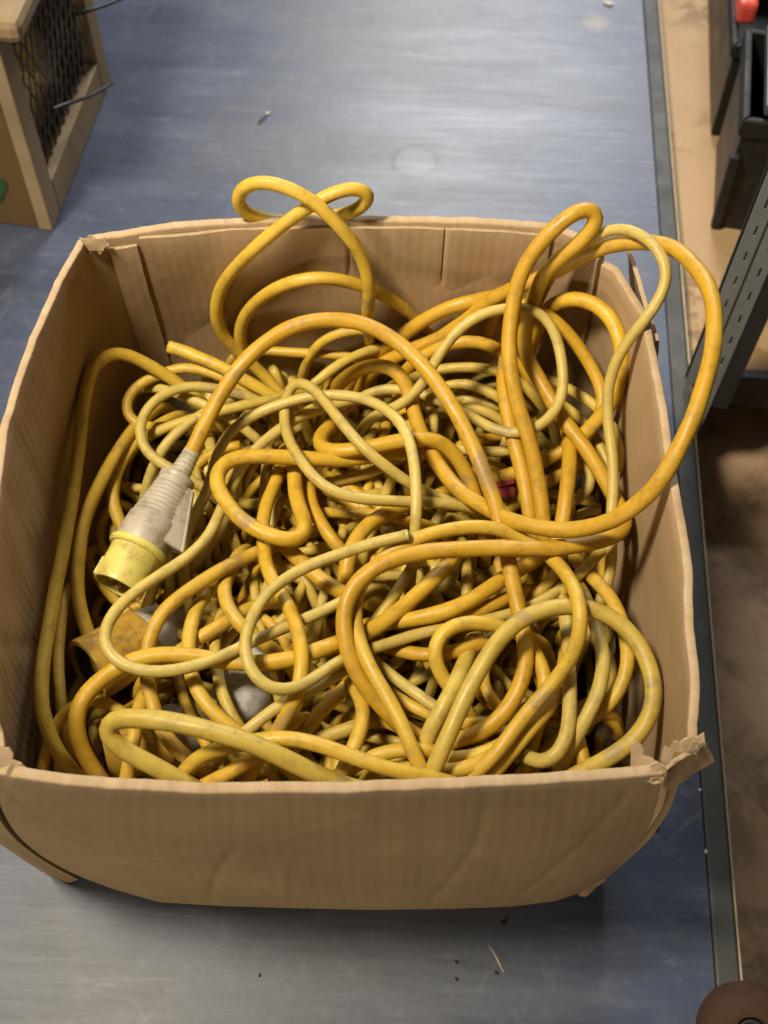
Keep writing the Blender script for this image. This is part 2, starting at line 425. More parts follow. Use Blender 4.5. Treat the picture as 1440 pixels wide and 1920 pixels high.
bot_f = W([(140, 1640), (215, 1668), (300, 1692), (420, 1699), (560, 1703), (700, 1706), (850, 1704), (960, 1700), (1040, 1690), (1090, 1674), (1132, 1652)], 0.0015)
bl, br = bot_f[0], bot_f[-1]
kb_l, kb_r = rim_b[0].copy(), rim_b[-1].copy()
for k in (kb_l, kb_r): k[2] = 0.0015; k[1] -= 0.006
kb_l[0] += 0.012; kb_r[0] += 0.02
def line(a, b, n=8): return np.linspace(a, b, n)
bot_b = line(kb_l, kb_r); bot_l = line(kb_l, bl); bot_r = line(kb_r, br)
BOXC = (kb_l + kb_r + bl + br) / 4

boxo = empty('cardboard_box', tuple(np.array([BOXC[0], BOXC[1], 0.0])), 'open brown cardboard box with bulging sides, full of yellow cables', 'cardboard box')

def wall(rim, bot, seed, thick=0.0075, nu=70, nv=26, crumple=0.0022, bulge=0.0, ragged=(0, 0), ends=(0, 0), creases=(), rimdrop=None, label=None, name='side_panel', sag=0.0):
    R = resample(rim, n=nu); B = resample(bot, n=nu)
    ctr = np.array([BOXC[0], BOXC[1], 0])
    tan = np.gradient(R, axis=0); tan[:, 2] = 0
    nin = np.stack([-tan[:, 1], tan[:, 0], np.zeros(nu)], 1); nin /= np.linalg.norm(nin, axis=1)[:, None]
    mid = R.mean(0)
    if np.dot(nin[nu // 2], ctr - mid) < 0: nin = -nin
    length = np.concatenate([[0], np.cumsum(np.linalg.norm(np.diff(R, axis=0), axis=1))])
    V = []; UV = []; wear = []
    r = thick / 2
    prof = [('o', k / nv) for k in range(nv)] + [('a', a) for a in np.linspace(0, math.pi, 7)] + [('i', 1 - k / nv) for k in range(1, nv + 1)]
    for j in range(nu):
        drop = 0.0
        u = j / (nu - 1)
        if ragged[0] and u < 0.045: drop += ragged[0] * (1 - u / 0.045) * (0.5 + noise.noise((j * 0.9, seed, 3)))
        if ragged[1] and u > 0.955: drop += ragged[1] * (1 - (1 - u) / 0.045) * (0.5 + noise.noise((j * 0.9, seed, 5)))
        drop += 0.0016 * noise.noise((u * 7, seed, 0)) + 0.0007 * noise.noise((u * 60, seed, 1)) + 0.0005 * noise.noise((u * 190, seed, 4))
        if rimdrop: drop += rimdrop(u)
        top = R[j].copy(); top[2] -= drop
        for kind, t in prof:
            if kind == 'a':
                cx_, sx_ = math.cos(t), math.sin(t); cx_ = math.copysign(abs(cx_) ** 0.55, cx_); sx_ = abs(sx_) ** 0.55
                p = top + nin[j] * (r - r * cx_) + np.array([0, 0, (r * sx_ - r) * 0.6]); s = 1.0; wz = 1.0
            else:
                p = B[j] * (1 - t) + (top - [0, 0, r * 0.6]) * t
                s = t; wz = max(0.0, 1 - (1 - t) * H / 0.014)
                p = p + nin[j] * (thick if kind == 'i' else 0)
            cr = crumple * (noise.noise((u * 5 + seed, s * 3.2, 0.3)) + 0.5 * noise.noise((u * 13 + seed, s * 7, 7.7)))
            fold = 0.0005 * noise.noise((u * 26 + seed * 3, s * 1.3, 2.0))
            for (ua, sa, ub, sb, am, wd) in creases:
                ex, ey = (ub - ua) * 0.45, (sb - sa) * H; px_, py_ = (u - ua) * 0.45, (s - sa) * H; L2 = ex * ex + ey * ey
                q_ = min(1, max(0, (px_ * ex + py_ * ey) / L2)); dd_ = math.hypot(px_ - q_ * ex, py_ - q_ * ey)
                fold += am * max(0.0, 1 - dd_ / wd)
            p = p - nin[j] * (cr + fold + bulge * math.sin(math.pi * s) * math.sin(math.pi * u)) * min(1, s * 5 + 0.1)
            p = p + np.array([1.0, 0, 0]) * math.sin(math.pi * s) * (ends[0] * (1 - u) ** 3 + ends[1] * u ** 3)
            V.append(p); UV.append((length[j], s * H + (0.0 if kind != 'i' else 0.5))); wear.append(min(1, wz))
    npf = len(prof); F = []
    for j in range(nu - 1):
        for k in range(npf - 1):
            F.append((j * npf + k, (j + 1) * npf + k, (j + 1) * npf + k + 1, j * npf + k + 1))
        F.append((j * npf + npf - 1, (j + 1) * npf + npf - 1, (j + 1) * npf, j * npf))
    F.append(tuple(range(npf))[::-1]); F.append(tuple((nu - 1) * npf + k for k in range(npf)))
    o = mesh_obj(name, V, F, M_CARD, boxo, True, UV)
    a = o.data.attributes.new('wear', 'FLOAT', 'POINT'); a.data.foreach_set('value', np.array(wear, dtype=np.float32))
    bm = bmesh.new(); bm.from_mesh(o.data); bmesh.ops.recalc_face_normals(bm, faces=bm.faces)
    for e in bm.edges:
        if len(e.link_faces) == 2 and e.calc_face_angle(0) > 0.9: e.smooth = False
    bm.to_mesh(o.data); bm.free()
    if label: o['label'] = label
    return o
wall(rim_b, bot_b, 1.3, crumple=0.0009, ragged=(0.006, 0.0))
wall(rim_r, bot_r, 4.1, thick=0.0065, crumple=0.0035, ragged=(0.004, 0.012), ends=(0, 0.012))
wall(rim_l, bot_l, 7.7, thick=0.0065, nu=110, creases=((0.1, 0.2, 0.55, 0.8, -0.002, 0.006), (0.5, 0.1, 0.8, 0.9, 0.002, 0.006)), bulge=0.006, ragged=(0.0, 0.014), ends=(0, -0.026))
wall(rim_f, bot_f, 9.2, thick=0.0075, nu=180, nv=70, crumple=0.0015, creases=((0.17, 0.42, 0.36, 0.62, 0.0022, 0.004), (0.36, 0.62, 0.56, 0.86, 0.0022, 0.004), (0.27, 0.06, 0.36, 0.62, -0.0020, 0.006), (0.66, 0.02, 0.72, 0.55, -0.0016, 0.006), (0.72, 0.55, 0.74, 0.95, -0.0012, 0.006), (0.40, 0.02, 0.43, 0.5, 0.0010, 0.005), (0.03, 0.9, 0.22, 0.3, -0.0012, 0.005), (0.82, 0.1, 0.95, 0.9, -0.0012, 0.006)), ragged=(0.012, 0.0), ends=(-0.034, 0.012))
# floor of the box
bp = [p + np.array([0, 0, 0.002]) for p in (kb_l, kb_r, br, bl)]
o = mesh_obj('base_panel', *box_mesh([p for p in bp] + [p + np.array([0, 0, 0.006]) for p in bp]), M_CARD, boxo, False)

def sheet(name, grid, mat, thick=0.003, wearf=None, label=None):
    """grid [nu][nv] of points -> thin solid sheet"""
    G = np.asarray(grid, float); nu, nv = G.shape[:2]
    du = np.gradient(G, axis=0); dv = np.gradient(G, axis=1)
    N = np.cross(du, dv); N /= np.linalg.norm(N, axis=2)[:, :, None] + 1e-9
    V = np.concatenate([(G + N * thick / 2).reshape(-1, 3), (G - N * thick / 2).reshape(-1, 3)])
    n = nu * nv; F = []
    idx = lambda i, j: i * nv + j
    for i in range(nu - 1):
        for j in range(nv - 1):
            F.append((idx(i, j), idx(i + 1, j), idx(i + 1, j + 1), idx(i, j + 1)))
            F.append((n + idx(i, j + 1), n + idx(i + 1, j + 1), n + idx(i + 1, j), n + idx(i, j)))
    ring = [idx(i, 0) for i in range(nu)] + [idx(nu - 1, j) for j in range(1, nv)] + [idx(i, nv - 1) for i in range(nu - 2, -1, -1)] + [idx(0, j) for j in range(nv - 2, 0, -1)]
    for a, b in zip(ring, ring[1:] + ring[:1]): F.append((b, a, n + a, n + b))
    lu = np.concatenate([[0], np.cumsum(np.linalg.norm(np.diff(G[:, 0], axis=0), axis=1))]); lv = np.concatenate([[0], np.cumsum(np.linalg.norm(np.diff(G[0], axis=0), axis=1))])
    uv = [(lu[i] + 0.37 * len(bpy.data.objects), lv[j]) for i in range(nu) for j in range(nv)] * 2
    o = mesh_obj(name, V, F, mat, boxo, True, uv)
    wv = np.zeros(len(V), dtype=np.float32)
    if wearf: wv = np.array([wearf(i / (nu - 1), j / (nv - 1)) for i in range(nu) for j in range(nv)] * 2, dtype=np.float32)
    a = o.data.attributes.new('wear', 'FLOAT', 'POINT'); a.data.foreach_set('value', wv)
    bm = bmesh.new(); bm.from_mesh(o.data); bmesh.ops.recalc_face_normals(bm, faces=bm.faces)
    for e in bm.edges:
        if len(e.link_faces) == 2 and e.calc_face_angle(0) > 0.9: e.smooth = False
    bm.to_mesh(o.data); bm.free()
    if label: o['label'] = label
    return o
# folded-in flap lining the back panel: its left edge is the dark slit, the seams are creases
def on_back(px, py, off):
    d = ray(px, py); t = (back_y(px) - off - C0[1]) / d[1]
    return C0 + d * t
bx = rim_b[:, 0]; by = rim_b[:, 1]
def back_y(px):
    # y of the back panel for this column of the photograph (rim height)
    xs = np.array([163, 230, 300, 400, 500, 600, 700, 800, 900, 1000, 1045, 1085, 1112, 1134])
    return float(np.interp(px, xs, by))
def lining(cols, zt, zb, off, seed, nv=14):
    g = []
    for (xa, lean) in cols:
        col = []
        for j in range(nv):
            t = j / (nv - 1); z = zt + (zb - zt) * t
            x = xa + lean * (1 - z / H)
            y = float(np.interp(x, bx, by)) - 0.0076 - 0.0016 - min(1.0, (zt - z) / 0.05) * off - 0.005 * (1 - z / H)
            y += 0.0012 * noise.noise((x * 30, z * 20, seed))
            col.append((x, y, z - (0.004 + 0.0015 * noise.noise((x * 40, seed, 0))) * (j == 0)))
        g.append(col)
    return g
xl = at(262, 424, H)[0]; xr = at(1035, 418, H)[0]
xc = at(835, 405, H)[0]
creases = (at(655, 402, H)[0], xc)
cols_ = sorted(list(np.linspace(xl, xr, 46)) + [c + q for c in creases for q in (-0.003, 0.0, 0.003)])
g_ = lining([(x, 0.024 * (1 - (x - xl) / (xr - xl)) ** 2) for x in cols_], H - 0.0012, 0.02, 0.0030, 2.0, 26)
for c in creases:
    col = g_[cols_.index(c + 0.0)]
    for q in range(len(col)): col[q] = (col[q][0], col[q][1] + 0.0026, col[q][2])
sheet('inner_flap', g_, M_CARD, 0.0035, lambda u, v: max(0, 1 - v * 16), None)
xk = at(200, 440, H)[0]
sheet('inner_flap', lining([(x, 0.020) for x in np.linspace(xk, xl - 0.0035, 12)], H - 0.008, 0.02, 0.0030, 8.0), M_CARD, 0.004, lambda u, v: max(0, 1 - v * 8), None)

# torn corner pieces
def ragged_sheet(name, a, b, c, d, seed, nu=16, nv=16, amp=0.004, curl=(0, 0, 0), label=None, thick=0.0035, wear=0.6):
    """quad a-b (top) to d-c (bottom); ragged top edge"""
    a, b, c, d = map(np.asarray, (a, b, c, d)); g = []
    for i in range(nu):
        u = i / (nu - 1); col = []
        for j in range(nv):
            v = j / (nv - 1)
            p = (a * (1 - u) + b * u) * (1 - v) + (d * (1 - u) + c * u) * v
            rag = amp * (noise.noise((u * 6, seed, 1)) + 0.5 * noise.noise((u * 14, seed, 2))) * (1 - v) ** 3
            p = p + np.array([0, 0, rag]) + np.array(curl) * math.sin(math.pi * v) + amp * 0.35 * np.array([noise.noise((u * 2.2, v * 2.2, seed)), noise.noise((u * 2.2, v * 2.2, seed + 9)), 0])
            col.append(p)
        g.append(col)
    return sheet(name, g, M_CARD, thick, lambda u, v: wear * max(0, 1 - v * 4), label)
# back right: outer flap standing behind the torn inner corner
ragged_sheet('corner_flap', at(1180, 470, .368), at(1232, 640, .368), at(1228, 690, .25), at(1186, 560, .25), 3.3, amp=0.003, label='torn outer flap behind the loops')
# front right: outer corner layer hanging open below the torn rim
ragged_sheet('corner_flap', at(1322, 1392, .352), at(1247, 1440, .352), at(1246, 1480, .31), at(1338, 1424, .335), 6.1, amp=0.003)
# scraps of torn liner at the corners: ragged outlines, a few sheets of paper thick
def torn(name, pts, z0, z1, lift, seed, label=None, thick=0.0016, mat=None, wear=1.0):
    """pts = ragged outline in the photograph; height runs from z0 (top row) to z1 (bottom row)"""
    ys = [p[1] for p in pts]; y0, y1 = min(ys), max(ys)
    bm = bmesh.new()
    dense = []
    for (a, b) in zip(pts, pts[1:] + pts[:1]):
        for q in range(3): dense.append((a[0] + (b[0] - a[0]) * q / 3, a[1] + (b[1] - a[1]) * q / 3))
    vs = []
    org = np.array(parent_world(boxo))
    for x, y in dense:
        p = at(x, y, z0 + (z1 - z0) * (y - y0) / (y1 - y0)) - org
        p = p + 0.0008 * np.array([noise.noise((x * 0.4, y * 0.4, seed)), noise.noise((x * 0.4, y * 0.4, seed + 5)), 0])
        vs.append(bm.verts.new(p))
    f = bm.faces.new(vs); f.normal_update(); nrm = f.normal.copy()
    bmesh.ops.triangulate(bm, faces=[f])
    bmesh.ops.subdivide_edges(bm, edges=bm.edges[:], cuts=1)
    for v in bm.verts:
        k_ = noise.noise(Vector(v.co) * 70 + Vector((seed, 0, 0)))
        v.co += nrm * (k_ * lift)
    r = bmesh.ops.extrude_face_region(bm, geom=bm.faces[:])
    for v in [e for e in r['geom'] if isinstance(e, bmesh.types.BMVert)]: v.co += nrm * thick
    bmesh.ops.recalc_face_normals(bm, faces=bm.faces)
    me = bpy.data.meshes.new(name); bm.to_mesh(me); bm.free(); me.materials.append(mat or M_CARD)
    a = me.attributes.new('wear', 'FLOAT', 'POINT'); a.data.foreach_set('value', np.full(len(me.vertices), wear, dtype=np.float32))
    o = bpy.data.objects.new(name, me); COL.objects.link(o); o.parent = boxo
    if label: o['label'] = label
    return o
torn('torn_scrap', [(1183, 1396), (1192, 1391), (1203, 1395), (1208, 1406), (1205, 1417), (1216, 1420), (1226, 1423), (1236, 1432), (1240, 1441), (1249, 1446), (1246, 1464), (1228, 1471), (1205, 1463), (1184, 1458)], .384, .367, 0.0022, 3.0, 'pale torn scrap standing above the front rim')
torn('torn_scrap', [(1221, 1436), (1234, 1431), (1247, 1438), (1250, 1452), (1244, 1464), (1230, 1458), (1219, 1462), (1222, 1448)], .383, .370, 0.0022, 13.0)
torn('torn_scrap', [(1240, 1424), (1248, 1400), (1258, 1404), (1264, 1390), (1280, 1393), (1296, 1380), (1306, 1384), (1319, 1374), (1322, 1392), (1308, 1397), (1300, 1407), (1288, 1404), (1277, 1412), (1266, 1410), (1258, 1428), (1246, 1440)], .383, .368, 0.0026, 6.0)
torn('torn_scrap', [(1276, 1394), (1290, 1386), (1304, 1392), (1312, 1404), (1304, 1414), (1296, 1406), (1284, 1410)], .386, .372, 0.0026, 9.0)
# front left: crushed rim and the doubled edge of the tucked corner
torn('torn_scrap', [(-30, 1400), (-8, 1396), (6, 1404), (16, 1402), (26, 1414), (22, 1424), (40, 1432), (52, 1446), (30, 1448), (10, 1440), (-30, 1436)], .386, .370, 0.0026, 16.0)
torn('torn_scrap', [(148, 446), (160, 449), (168, 441), (180, 448), (196, 446), (205, 460), (196, 466), (188, 480), (180, 470), (170, 474), (160, 462)], .383, .364, 0.0022, 21.0)
ragged_sheet('corner_flap', at(-40, 1500, .30), at(-12, 1512, .30), at(148, 1646, .002), at(122, 1652, .002), 17.0, nu=6, nv=24, amp=0.002, curl=(-0.012, 0, 0), thick=0.004, wear=0.0)
ragged_sheet('corner_flap', at(-60, 1505, .30), at(-34, 1516, .30), at(128, 1654, .002), at(96, 1640, .002), 18.0, nu=6, nv=24, amp=0.002, curl=(-0.016, 0.004, 0), thick=0.004, wear=0.0)

torn('torn_scrap', [(1084, 1680), (1092, 1669), (1104, 1663), (1116, 1652), (1130, 1641), (1137, 1650), (1126, 1662), (1112, 1670), (1098, 1679)], .034, .010, 0.003, 31.0, 'frayed lower corner of the front', 0.0015, None, 0.0)
torn('torn_scrap', [(463, 1672), (474, 1671), (476, 1684), (482, 1700), (471, 1699), (468, 1684)], .018, .004, 0.001, 33.0, 'small dark patch standing in for a puncture at the foot of the front', 0.002, M_PLY)  # dark sheet painted in for the shade inside a punched hole
# glued corner strips closing the upright seams
for ra, rb_, ba, bb, sd_ in ((rim_l[0] * 0.8 + rim_l[1] * 0.2, rim_b[1], bot_l[0] * 0.93 + bot_l[-1] * 0.07, bot_b[0] * 0.93 + bot_b[-1] * 0.07, 41.0),
                             (rim_r[1], rim_b[-1] * 0.5 + rim_b[-2] * 0.5, bot_r[0] * 0.95 + bot_r[-1] * 0.05, bot_b[-1] * 0.95 + bot_b[0] * 0.05, 43.0)):
    q_ = [np.array(ra) - [0, 0, .012], np.array(rb_) - [0, 0, .012], np.array(bb) + [0, 0, .004], np.array(ba) + [0, 0, .004]]
    ragged_sheet('corner_strip', *q_, sd_, nu=8, nv=20, amp=0.0015, thick=0.003, wear=0.0)

# interior limits used when the cables settle
def interp_wall(rim, axis):
    o = np.argsort(rim[:, axis]); return rim[o]
RL, RR, RB, RF = interp_wall(rim_l, 1), interp_wall(rim_r, 1), interp_wall(rim_b, 0), interp_wall(rim_f, 0)
BF = interp_wall(bot_f, 0)
def limits(x, y, z):
    t = np.clip(z / H, 0, 1)
    yl = np.interp(y, [bl[1], kb_l[1]], [bl[0], kb_l[0]]); yr = np.interp(y, [br[1], kb_r[1]], [br[0], kb_r[0]])
    xl_ = yl * (1 - t) + np.interp(y, RL[:, 1], RL[:, 0]) * t + 0.011
    xr_ = yr * (1 - t) + np.interp(y, RR[:, 1], RR[:, 0]) * t - 0.011
    yb_ = np.interp(x, RB[:, 0], RB[:, 1]) - 0.018 - 0.006 * (1 - t)
    yf_ = np.interp(x, BF[:, 0], BF[:, 1]) * (1 - t) + np.interp(x, RF[:, 0], RF[:, 1]) * t + 0.014
    return xl_, xr_, yf_, yb_

# ------------------------------------------------------------------ cables
# each: label, diameter class, colour, points (photo x, photo y, height in mm), flags
DIA = {'T': 0.0130, 'M': 0.0114, 'S': 0.0093, 'X': 0.0142}
CAB = []
def cab(label, d, c, pts, flags=''):
    CAB.append((label, d, c, pts, flags))

cab('yellow cable running down the left wall of the box to the front', 'M', 'Y',
    [(430,808,205),(379,753,225),(321,710,245),(262,675,262),(212,658,275),(178,678,275),(160,730,270),(152,800,265),(141,890,260),(128,970,256),(112,1060,252),(96,1150,250),(80,1260,248),(80,1330,246),(100,1400,240),(140,1450,235),(200,1500,225)])
cab('PLUG', 'T', 'O',
    [(357,853,296),(380,803,306),(428,716,322),(480,655,334),(540,615,342),(610,598,345),(680,606,342),(740,636,336),(790,682,330),(840,748,324),(880,820,316),(908,890,306),(932,955,297),(953,1040,286),(965,1110,278),(980,1180,273),(986,1242,270),(971,1300,264),(930,1355,258),(880,1384,254),(820,1394,252),(762,1370,254),(702,1310,262),(657,1240,275),(641,1165,288),(653,1112,296),(695,1068,302),(765,1040,305),(860,1029,306),(960,1028,306),(1060,1026,305),(1130,1013,302),(1158,1002,297),(1174,986,290),(1170,962,284),(1152,930,277),(1091,832,273),(1055,787,278),(1027,737,284),(999,692,290),(981,654,302),(985,600,322),(1006,545,345),(1027,503,368),(1055,479,381),(1098,449,395),(1119,427,405),(1124,402,413),(1112,388,419),(1088,392,420),(1048,420,412),(1006,463,396),(978,512,377),(960,573,357),(953,640,340),(956,685,330),(966,740,317),(984,800,302),(1002,865,286),(1012,920,272),(1020,985,258)], 'a')
cab('big orange loop bulging out over the right side of the box', 'T', 'O',
    [(622,732,215),(640,716,240),(664,696,255),(705,683,268),(740,690,272),(758,713,272),(775,762,270),(789,814,270),(815,862,272),(848,908,278),(905,950,288),(955,975,300),(1008,990,310),(1072,995,322),(1135,982,340),(1200,944,364),(1260,864,392),(1302,780,410),(1327,700,420),(1341,620,425),(1335,555,425),(1310,509,420),(1275,470,415),(1232,453,407),(1169,455,395),(1105,473,378),(1048,505,358),(1009,525,344),(967,540,330),(903,573,302),(834,630,268),(778,654,250),(723,676,232)])
cab('thin pale cable snaking over the torn back right corner', 'S', 'P',
    [(1062,482,372),(1085,462,384),(1112,445,394),(1133,432,402),(1169,428,410),(1204,441,414),(1236,470,414),(1252,509,407),(1243,551,399),(1215,594,388),(1183,629,372),(1155,672,352),(1141,714,334),(1139,767,318),(1146,820,306),(1150,880,296),(1148,944,284),(1144,985,276),(1149,1030,268),(1147,1072,262),(1130,1120,255),(1105,1175,240)])
cab('yellow figure-eight loop rising above the back rim', 'M', 'Y',
    [(696,690,205),(694,645,240),(689,588,300),(692,538,335),(684,495,356),(657,449,382),(613,398,402),(562,361,416),(500,339,423),(457,346,416),(438,371,403),(452,397,386),(500,412,371),(570,416,367),(640,402,378),(685,385,395),(697,362,408),(680,349,415),(640,355,415),(580,387,404),(504,444,376),(442,501,340),(412,545,305),(403,590,282),(414,625,258),(442,658,234),(480,690,212),(520,730,200)], 'f')
cab('low yellow arch leaning against the back panel under the figure-eight', 'M', 'Y',
    [(470,675,212),(450,645,240),(450,612,262),(462,588,282),(480,567,300),(521,537,325),(574,522,340),(626,522,338),(674,534,325),(712,551,308),(747,570,290),(778,596,268),(812,630,240)])
cab('small yellow bow at the foot of the back panel', 'S', 'Y',
    [(578,672,225),(588,654,240),(605,637,252),(643,623,264),(690,619,264),(740,632,250),(790,655,232)])
cab('short yellow run lying flat behind the big arch', 'S', 'Y',
    [(470,655,215),(520,658,226),(580,662,232),(643,667,232),(700,680,226),(750,705,215)])
cab('dirty brown-stained cable beside the back panel, right of the arch', 'T', 'O',
    [(690,672,225),(735,642,245),(761,624,262),(799,598,280),(844,575,295),(885,566,300),(930,556,285)])
cab('thin olive cable passing under the back of the big arch', 'S', 'L',
    [(560,745,225),(594,717,238),(622,693,244),(657,672,246),(699,655,242),(750,640,228)])
cab('pale looped cable with a grey scuff beside the tall loop', 'S', 'P',
    [(690,790,245),(712,772,262),(740,765,272),(765,752,282),(799,713,297),(817,675,310),(850,628,326),(885,597,336),(931,580,340),(953,576,340),(992,577,338),(1024,594,332),(1045,633,322),(1055,679,312),(1059,721,305),(1052,753,300),(1031,785,295),(1002,806,290),(967,816,284),(921,803,280),(878,778,275),(817,748,270),(765,731,265),(726,727,260),(690,738,253),(650,762,240)])
cab('orange hoop inside the back right corner of the box', 'T', 'O',
    [(1005,620,280),(1024,583,312),(1040,566,325),(1066,558,330),(1100,562,330),(1133,580,325),(1158,615,315),(1168,661,300),(1165,714,286),(1151,753,276),(1119,792,266),(1080,828,258),(1030,858,250),(979,884,246),(934,896,242),(886,906,236),(830,925,222)])
cab('orange cable slanting down behind the thin pale snake', 'M', 'O',
    [(960,565,305),(985,572,318),(1013,581,320),(1048,608,312),(1084,647,300),(1109,686,290),(1130,727,280),(1131,767,270),(1112,805,258),(1080,840,245)])
cab('orange bend folded back on itself in the middle of the pile', 'T', 'O',
    [(800,846,252),(765,842,262),(699,856,268),(643,862,272),(556,858,278),(480,856,282),(432,858,285),(410,873,286),(402,902,284),(419,937,283),(448,972,284),(486,998,286),(528,1014,287),(558,1017,285),(573,1001,279),(567,970,272),(557,940,266),(553,890,258),(552,855,248)])
cab('orange kinked run crossing above the folded bend', 'T', 'O',
    [(645,765,232),(622,800,250),(602,816,260),(598,836,268),(620,848,276),(695,837,284),(782,823,286),(828,825,282),(850,850,272),(875,885,260),(893,935,246)])
cab('pale hairpin cable with one side crossing the folded orange bend', 'S', 'P',
    [(990,985,248),(930,964,262),(880,952,270),(830,944,278),(767,941,286),(703,939,291),(656,934,295),(617,918,298),(580,886,298),(555,850,294),(541,820,287),(533,788,280),(535,758,282),(539,731,290),(549,714,297),(567,713,301),(591,731,302),(615,758,304),(643,797,306),(671,831,306),(703,861,301),(735,883,294),(767,909,286),(799,923,279),(848,942,270),(900,962,256)])
cab('pale arched cable running over the middle and ending at the green core', 'S', 'P',
    [(347,1090,235),(342,1040,242),(348,1000,248),(368,960,254),(392,915,258),(398,880,264),(417,828,270),(452,793,276),(504,765,282),(556,748,288),(608,741,293),(664,745,299),(712,758,305),(747,786,310),(768,828,312),(778,880,312),(781,940,307),(779,985,300),(775,1030,280)])
cab('pale cable swinging round the left side in front of the grey plug', 'S', 'P',
    [(720,735,240),(665,750,250),(622,762,258),(574,776,264),(532,800,266),(473,845,266),(450,880,264),(432,920,266),(415,955,270),(394,1002,278),(347,1049,287),(275,1092,294),(221,1136,298),(195,1179,300),(199,1222,300),(228,1248,298),(293,1261,296),(358,1253,293),(415,1231,288),(480,1200,282),(560,1165,278),(640,1128,272),(690,1105,258)])
cab('pale U-bend with a cut end showing its green core', 'S', 'P',
    [(761,1004,306),(730,1011,305),(703,1017,305),(656,1033,304),(608,1049,303),(560,1071,303),(518,1097,303),(486,1132,305),(464,1177,307),(456,1215,307),(464,1252,305),(489,1284,302),(528,1297,299),(566,1287,293),(604,1262,286),(643,1232,277),(694,1219,268),(735,1204,267),(815,1182,265),(870,1172,264),(920,1160,262),(992,1139,260),(1050,1105,252)], 'a')
cab('yellow cable bowing across the left front over the connectors', 'M', 'Y',
    [(560,1000,240),(520,1020,250),(480,1038,262),(437,1056,268),(383,1089,274),(329,1125,278),(290,1168,276),(276,1215,270),(274,1265,262),(288,1324,258),(305,1375,256),(340,1415,250),(390,1450,240)])
cab('bright orange cable lying across the orange connector at the left front', 'T', 'O',
    [(196,1470,235),(156,1414,250),(141,1363,262),(145,1324,268),(177,1284,273),(213,1255,277),(242,1238,279),(293,1226,279),(365,1228,278),(419,1240,277),(491,1244,279),(560,1235,281),(592,1222,281),(633,1206,278),(690,1186,270),(735,1158,266),(783,1113,268),(831,1071,266),(862,1035,252)])
cab('orange cable winding down the middle towards the front rim', 'M', 'O',
    [(532,850,240),(525,885,250),(505,934,260),(493,985,268),(496,1030,273),(505,1081,276),(528,1119,279),(547,1151,282),(563,1199,287),(567,1247,289),(563,1282,286),(553,1311,280),(535,1345,270),(515,1380,262),(480,1430,248)])
cab('grimy orange run just right of the folded bend', 'M', 'O',
    [(575,880,225),(579,905,240),(582,937,252),(598,972,260),(617,1004,262),(640,1032,258),(668,1065,246)])
cab('orange bow descending left of the green-cored end', 'T', 'O',
    [(800,935,236),(745,953,254),(703,972,264),(675,998,268),(656,1030,269),(647,1071,264),(648,1125,250)])
cab('orange run slanting under the pale U-bend', 'T', 'O',
    [(495,995,242),(540,1030,256),(579,1068,264),(608,1094,266),(645,1115,262),(705,1135,248)])
cab('yellow cable curving round the right and down to the front rim', 'M', 'Y',
    [(800,1465,255),(783,1430,264),(758,1367,270),(732,1316,274),(703,1271,278),(680,1225,280),(667,1180,279),(664,1130,281),(682,1085,288),(719,1045,297),(767,1014,302),(848,990,303),(889,986,302),(934,990,298),(979,1008,291),(1024,1037,290),(1062,1075,308),(1084,1119,324),(1091,1167,320),(1082,1215,307),(1056,1257,295),(1010,1311,280),(974,1353,274),(939,1401,266),(905,1440,258),(860,1470,245)])
cab('olive hoop arching at the right front beside the box wall', 'T', 'L',
    [(800,1475,255),(824,1415,275),(845,1374,283),(869,1311,293),(897,1259,300),(925,1213,304),(962,1172,307),(1008,1146,310),(1056,1135,311),(1103,1139,309),(1151,1158,306),(1190,1193,303),(1215,1242,299),(1228,1294,295),(1220,1346,289),(1189,1391,281),(1140,1422,272),(1085,1450,258)])
cab('pale run curving down inside the olive hoop', 'M', 'P',
    [(1090,1105,258),(1117,1170,272),(1131,1230,278),(1129,1280,278),(1112,1318,275),(1088,1363,268),(1070,1400,254)])
cab('pale hook turning up beside the front rim on the right', 'M', 'P',
    [(1050,1095,245),(1063,1177,258),(1066,1250,267),(1070,1304,270),(1067,1356,268),(1057,1401,266),(1040,1424,264),(1017,1436,260),(990,1418,246)])
cab('yellow run tucked beneath the curving cable at the right front', 'M', 'Y',
    [(1062,1220,258),(1050,1290,264),(1015,1345,263),(967,1398,259),(920,1455,248)])
cab('orange stub showing between the plug cable and the right hoop', 'M', 'O',
    [(972,1170,246),(994,1210,262),(1020,1252,269),(1026,1290,267),(1012,1345,252)])
cab('yellow C-shaped bend left of the olive hoop', 'M', 'Y',
    [(1000,1197,254),(944,1177,278),(905,1167,286),(864,1167,288),(826,1183,288),(810,1215,285),(817,1250,279),(842,1290,268),(875,1330,252)])
cab('orange run through the mouth of the C-shaped bend', 'M', 'O',
    [(695,1200,238),(745,1220,252),(799,1231,260),(860,1220,264),(912,1202,263),(958,1178,252)])
cab('thick orange run below the long straight strand', 'T', 'O',
    [(705,1168,250),(751,1164,263),(800,1155,270),(848,1146,274),(896,1119,273),(947,1084,266),(1002,1048,252)])
cab('orange run doubled just under the thick orange run', 'M', 'O',
    [(780,1180,242),(832,1164,257),(880,1152,263),(928,1135,260),(975,1110,248)])
cab('thick olive hairpin lying highest along the front rim', 'X', 'L',
    [(700,1490,268),(620,1466,284),(576,1447,294),(528,1421,304),(464,1393,311),(400,1372,315),(333,1356,315),(270,1347,311),(220,1346,305),(190,1358,299),(197,1385,292),(236,1410,286),(278,1432,280),(345,1465,266)])
cab('bright yellow cable bowing along the middle of the front rim', 'M', 'Y',
    [(335,1465,258),(372,1417,276),(420,1400,287),(489,1386,294),(528,1383,298),(576,1390,300),(640,1412,298),(703,1434,294),(767,1450,288),(835,1465,276)])
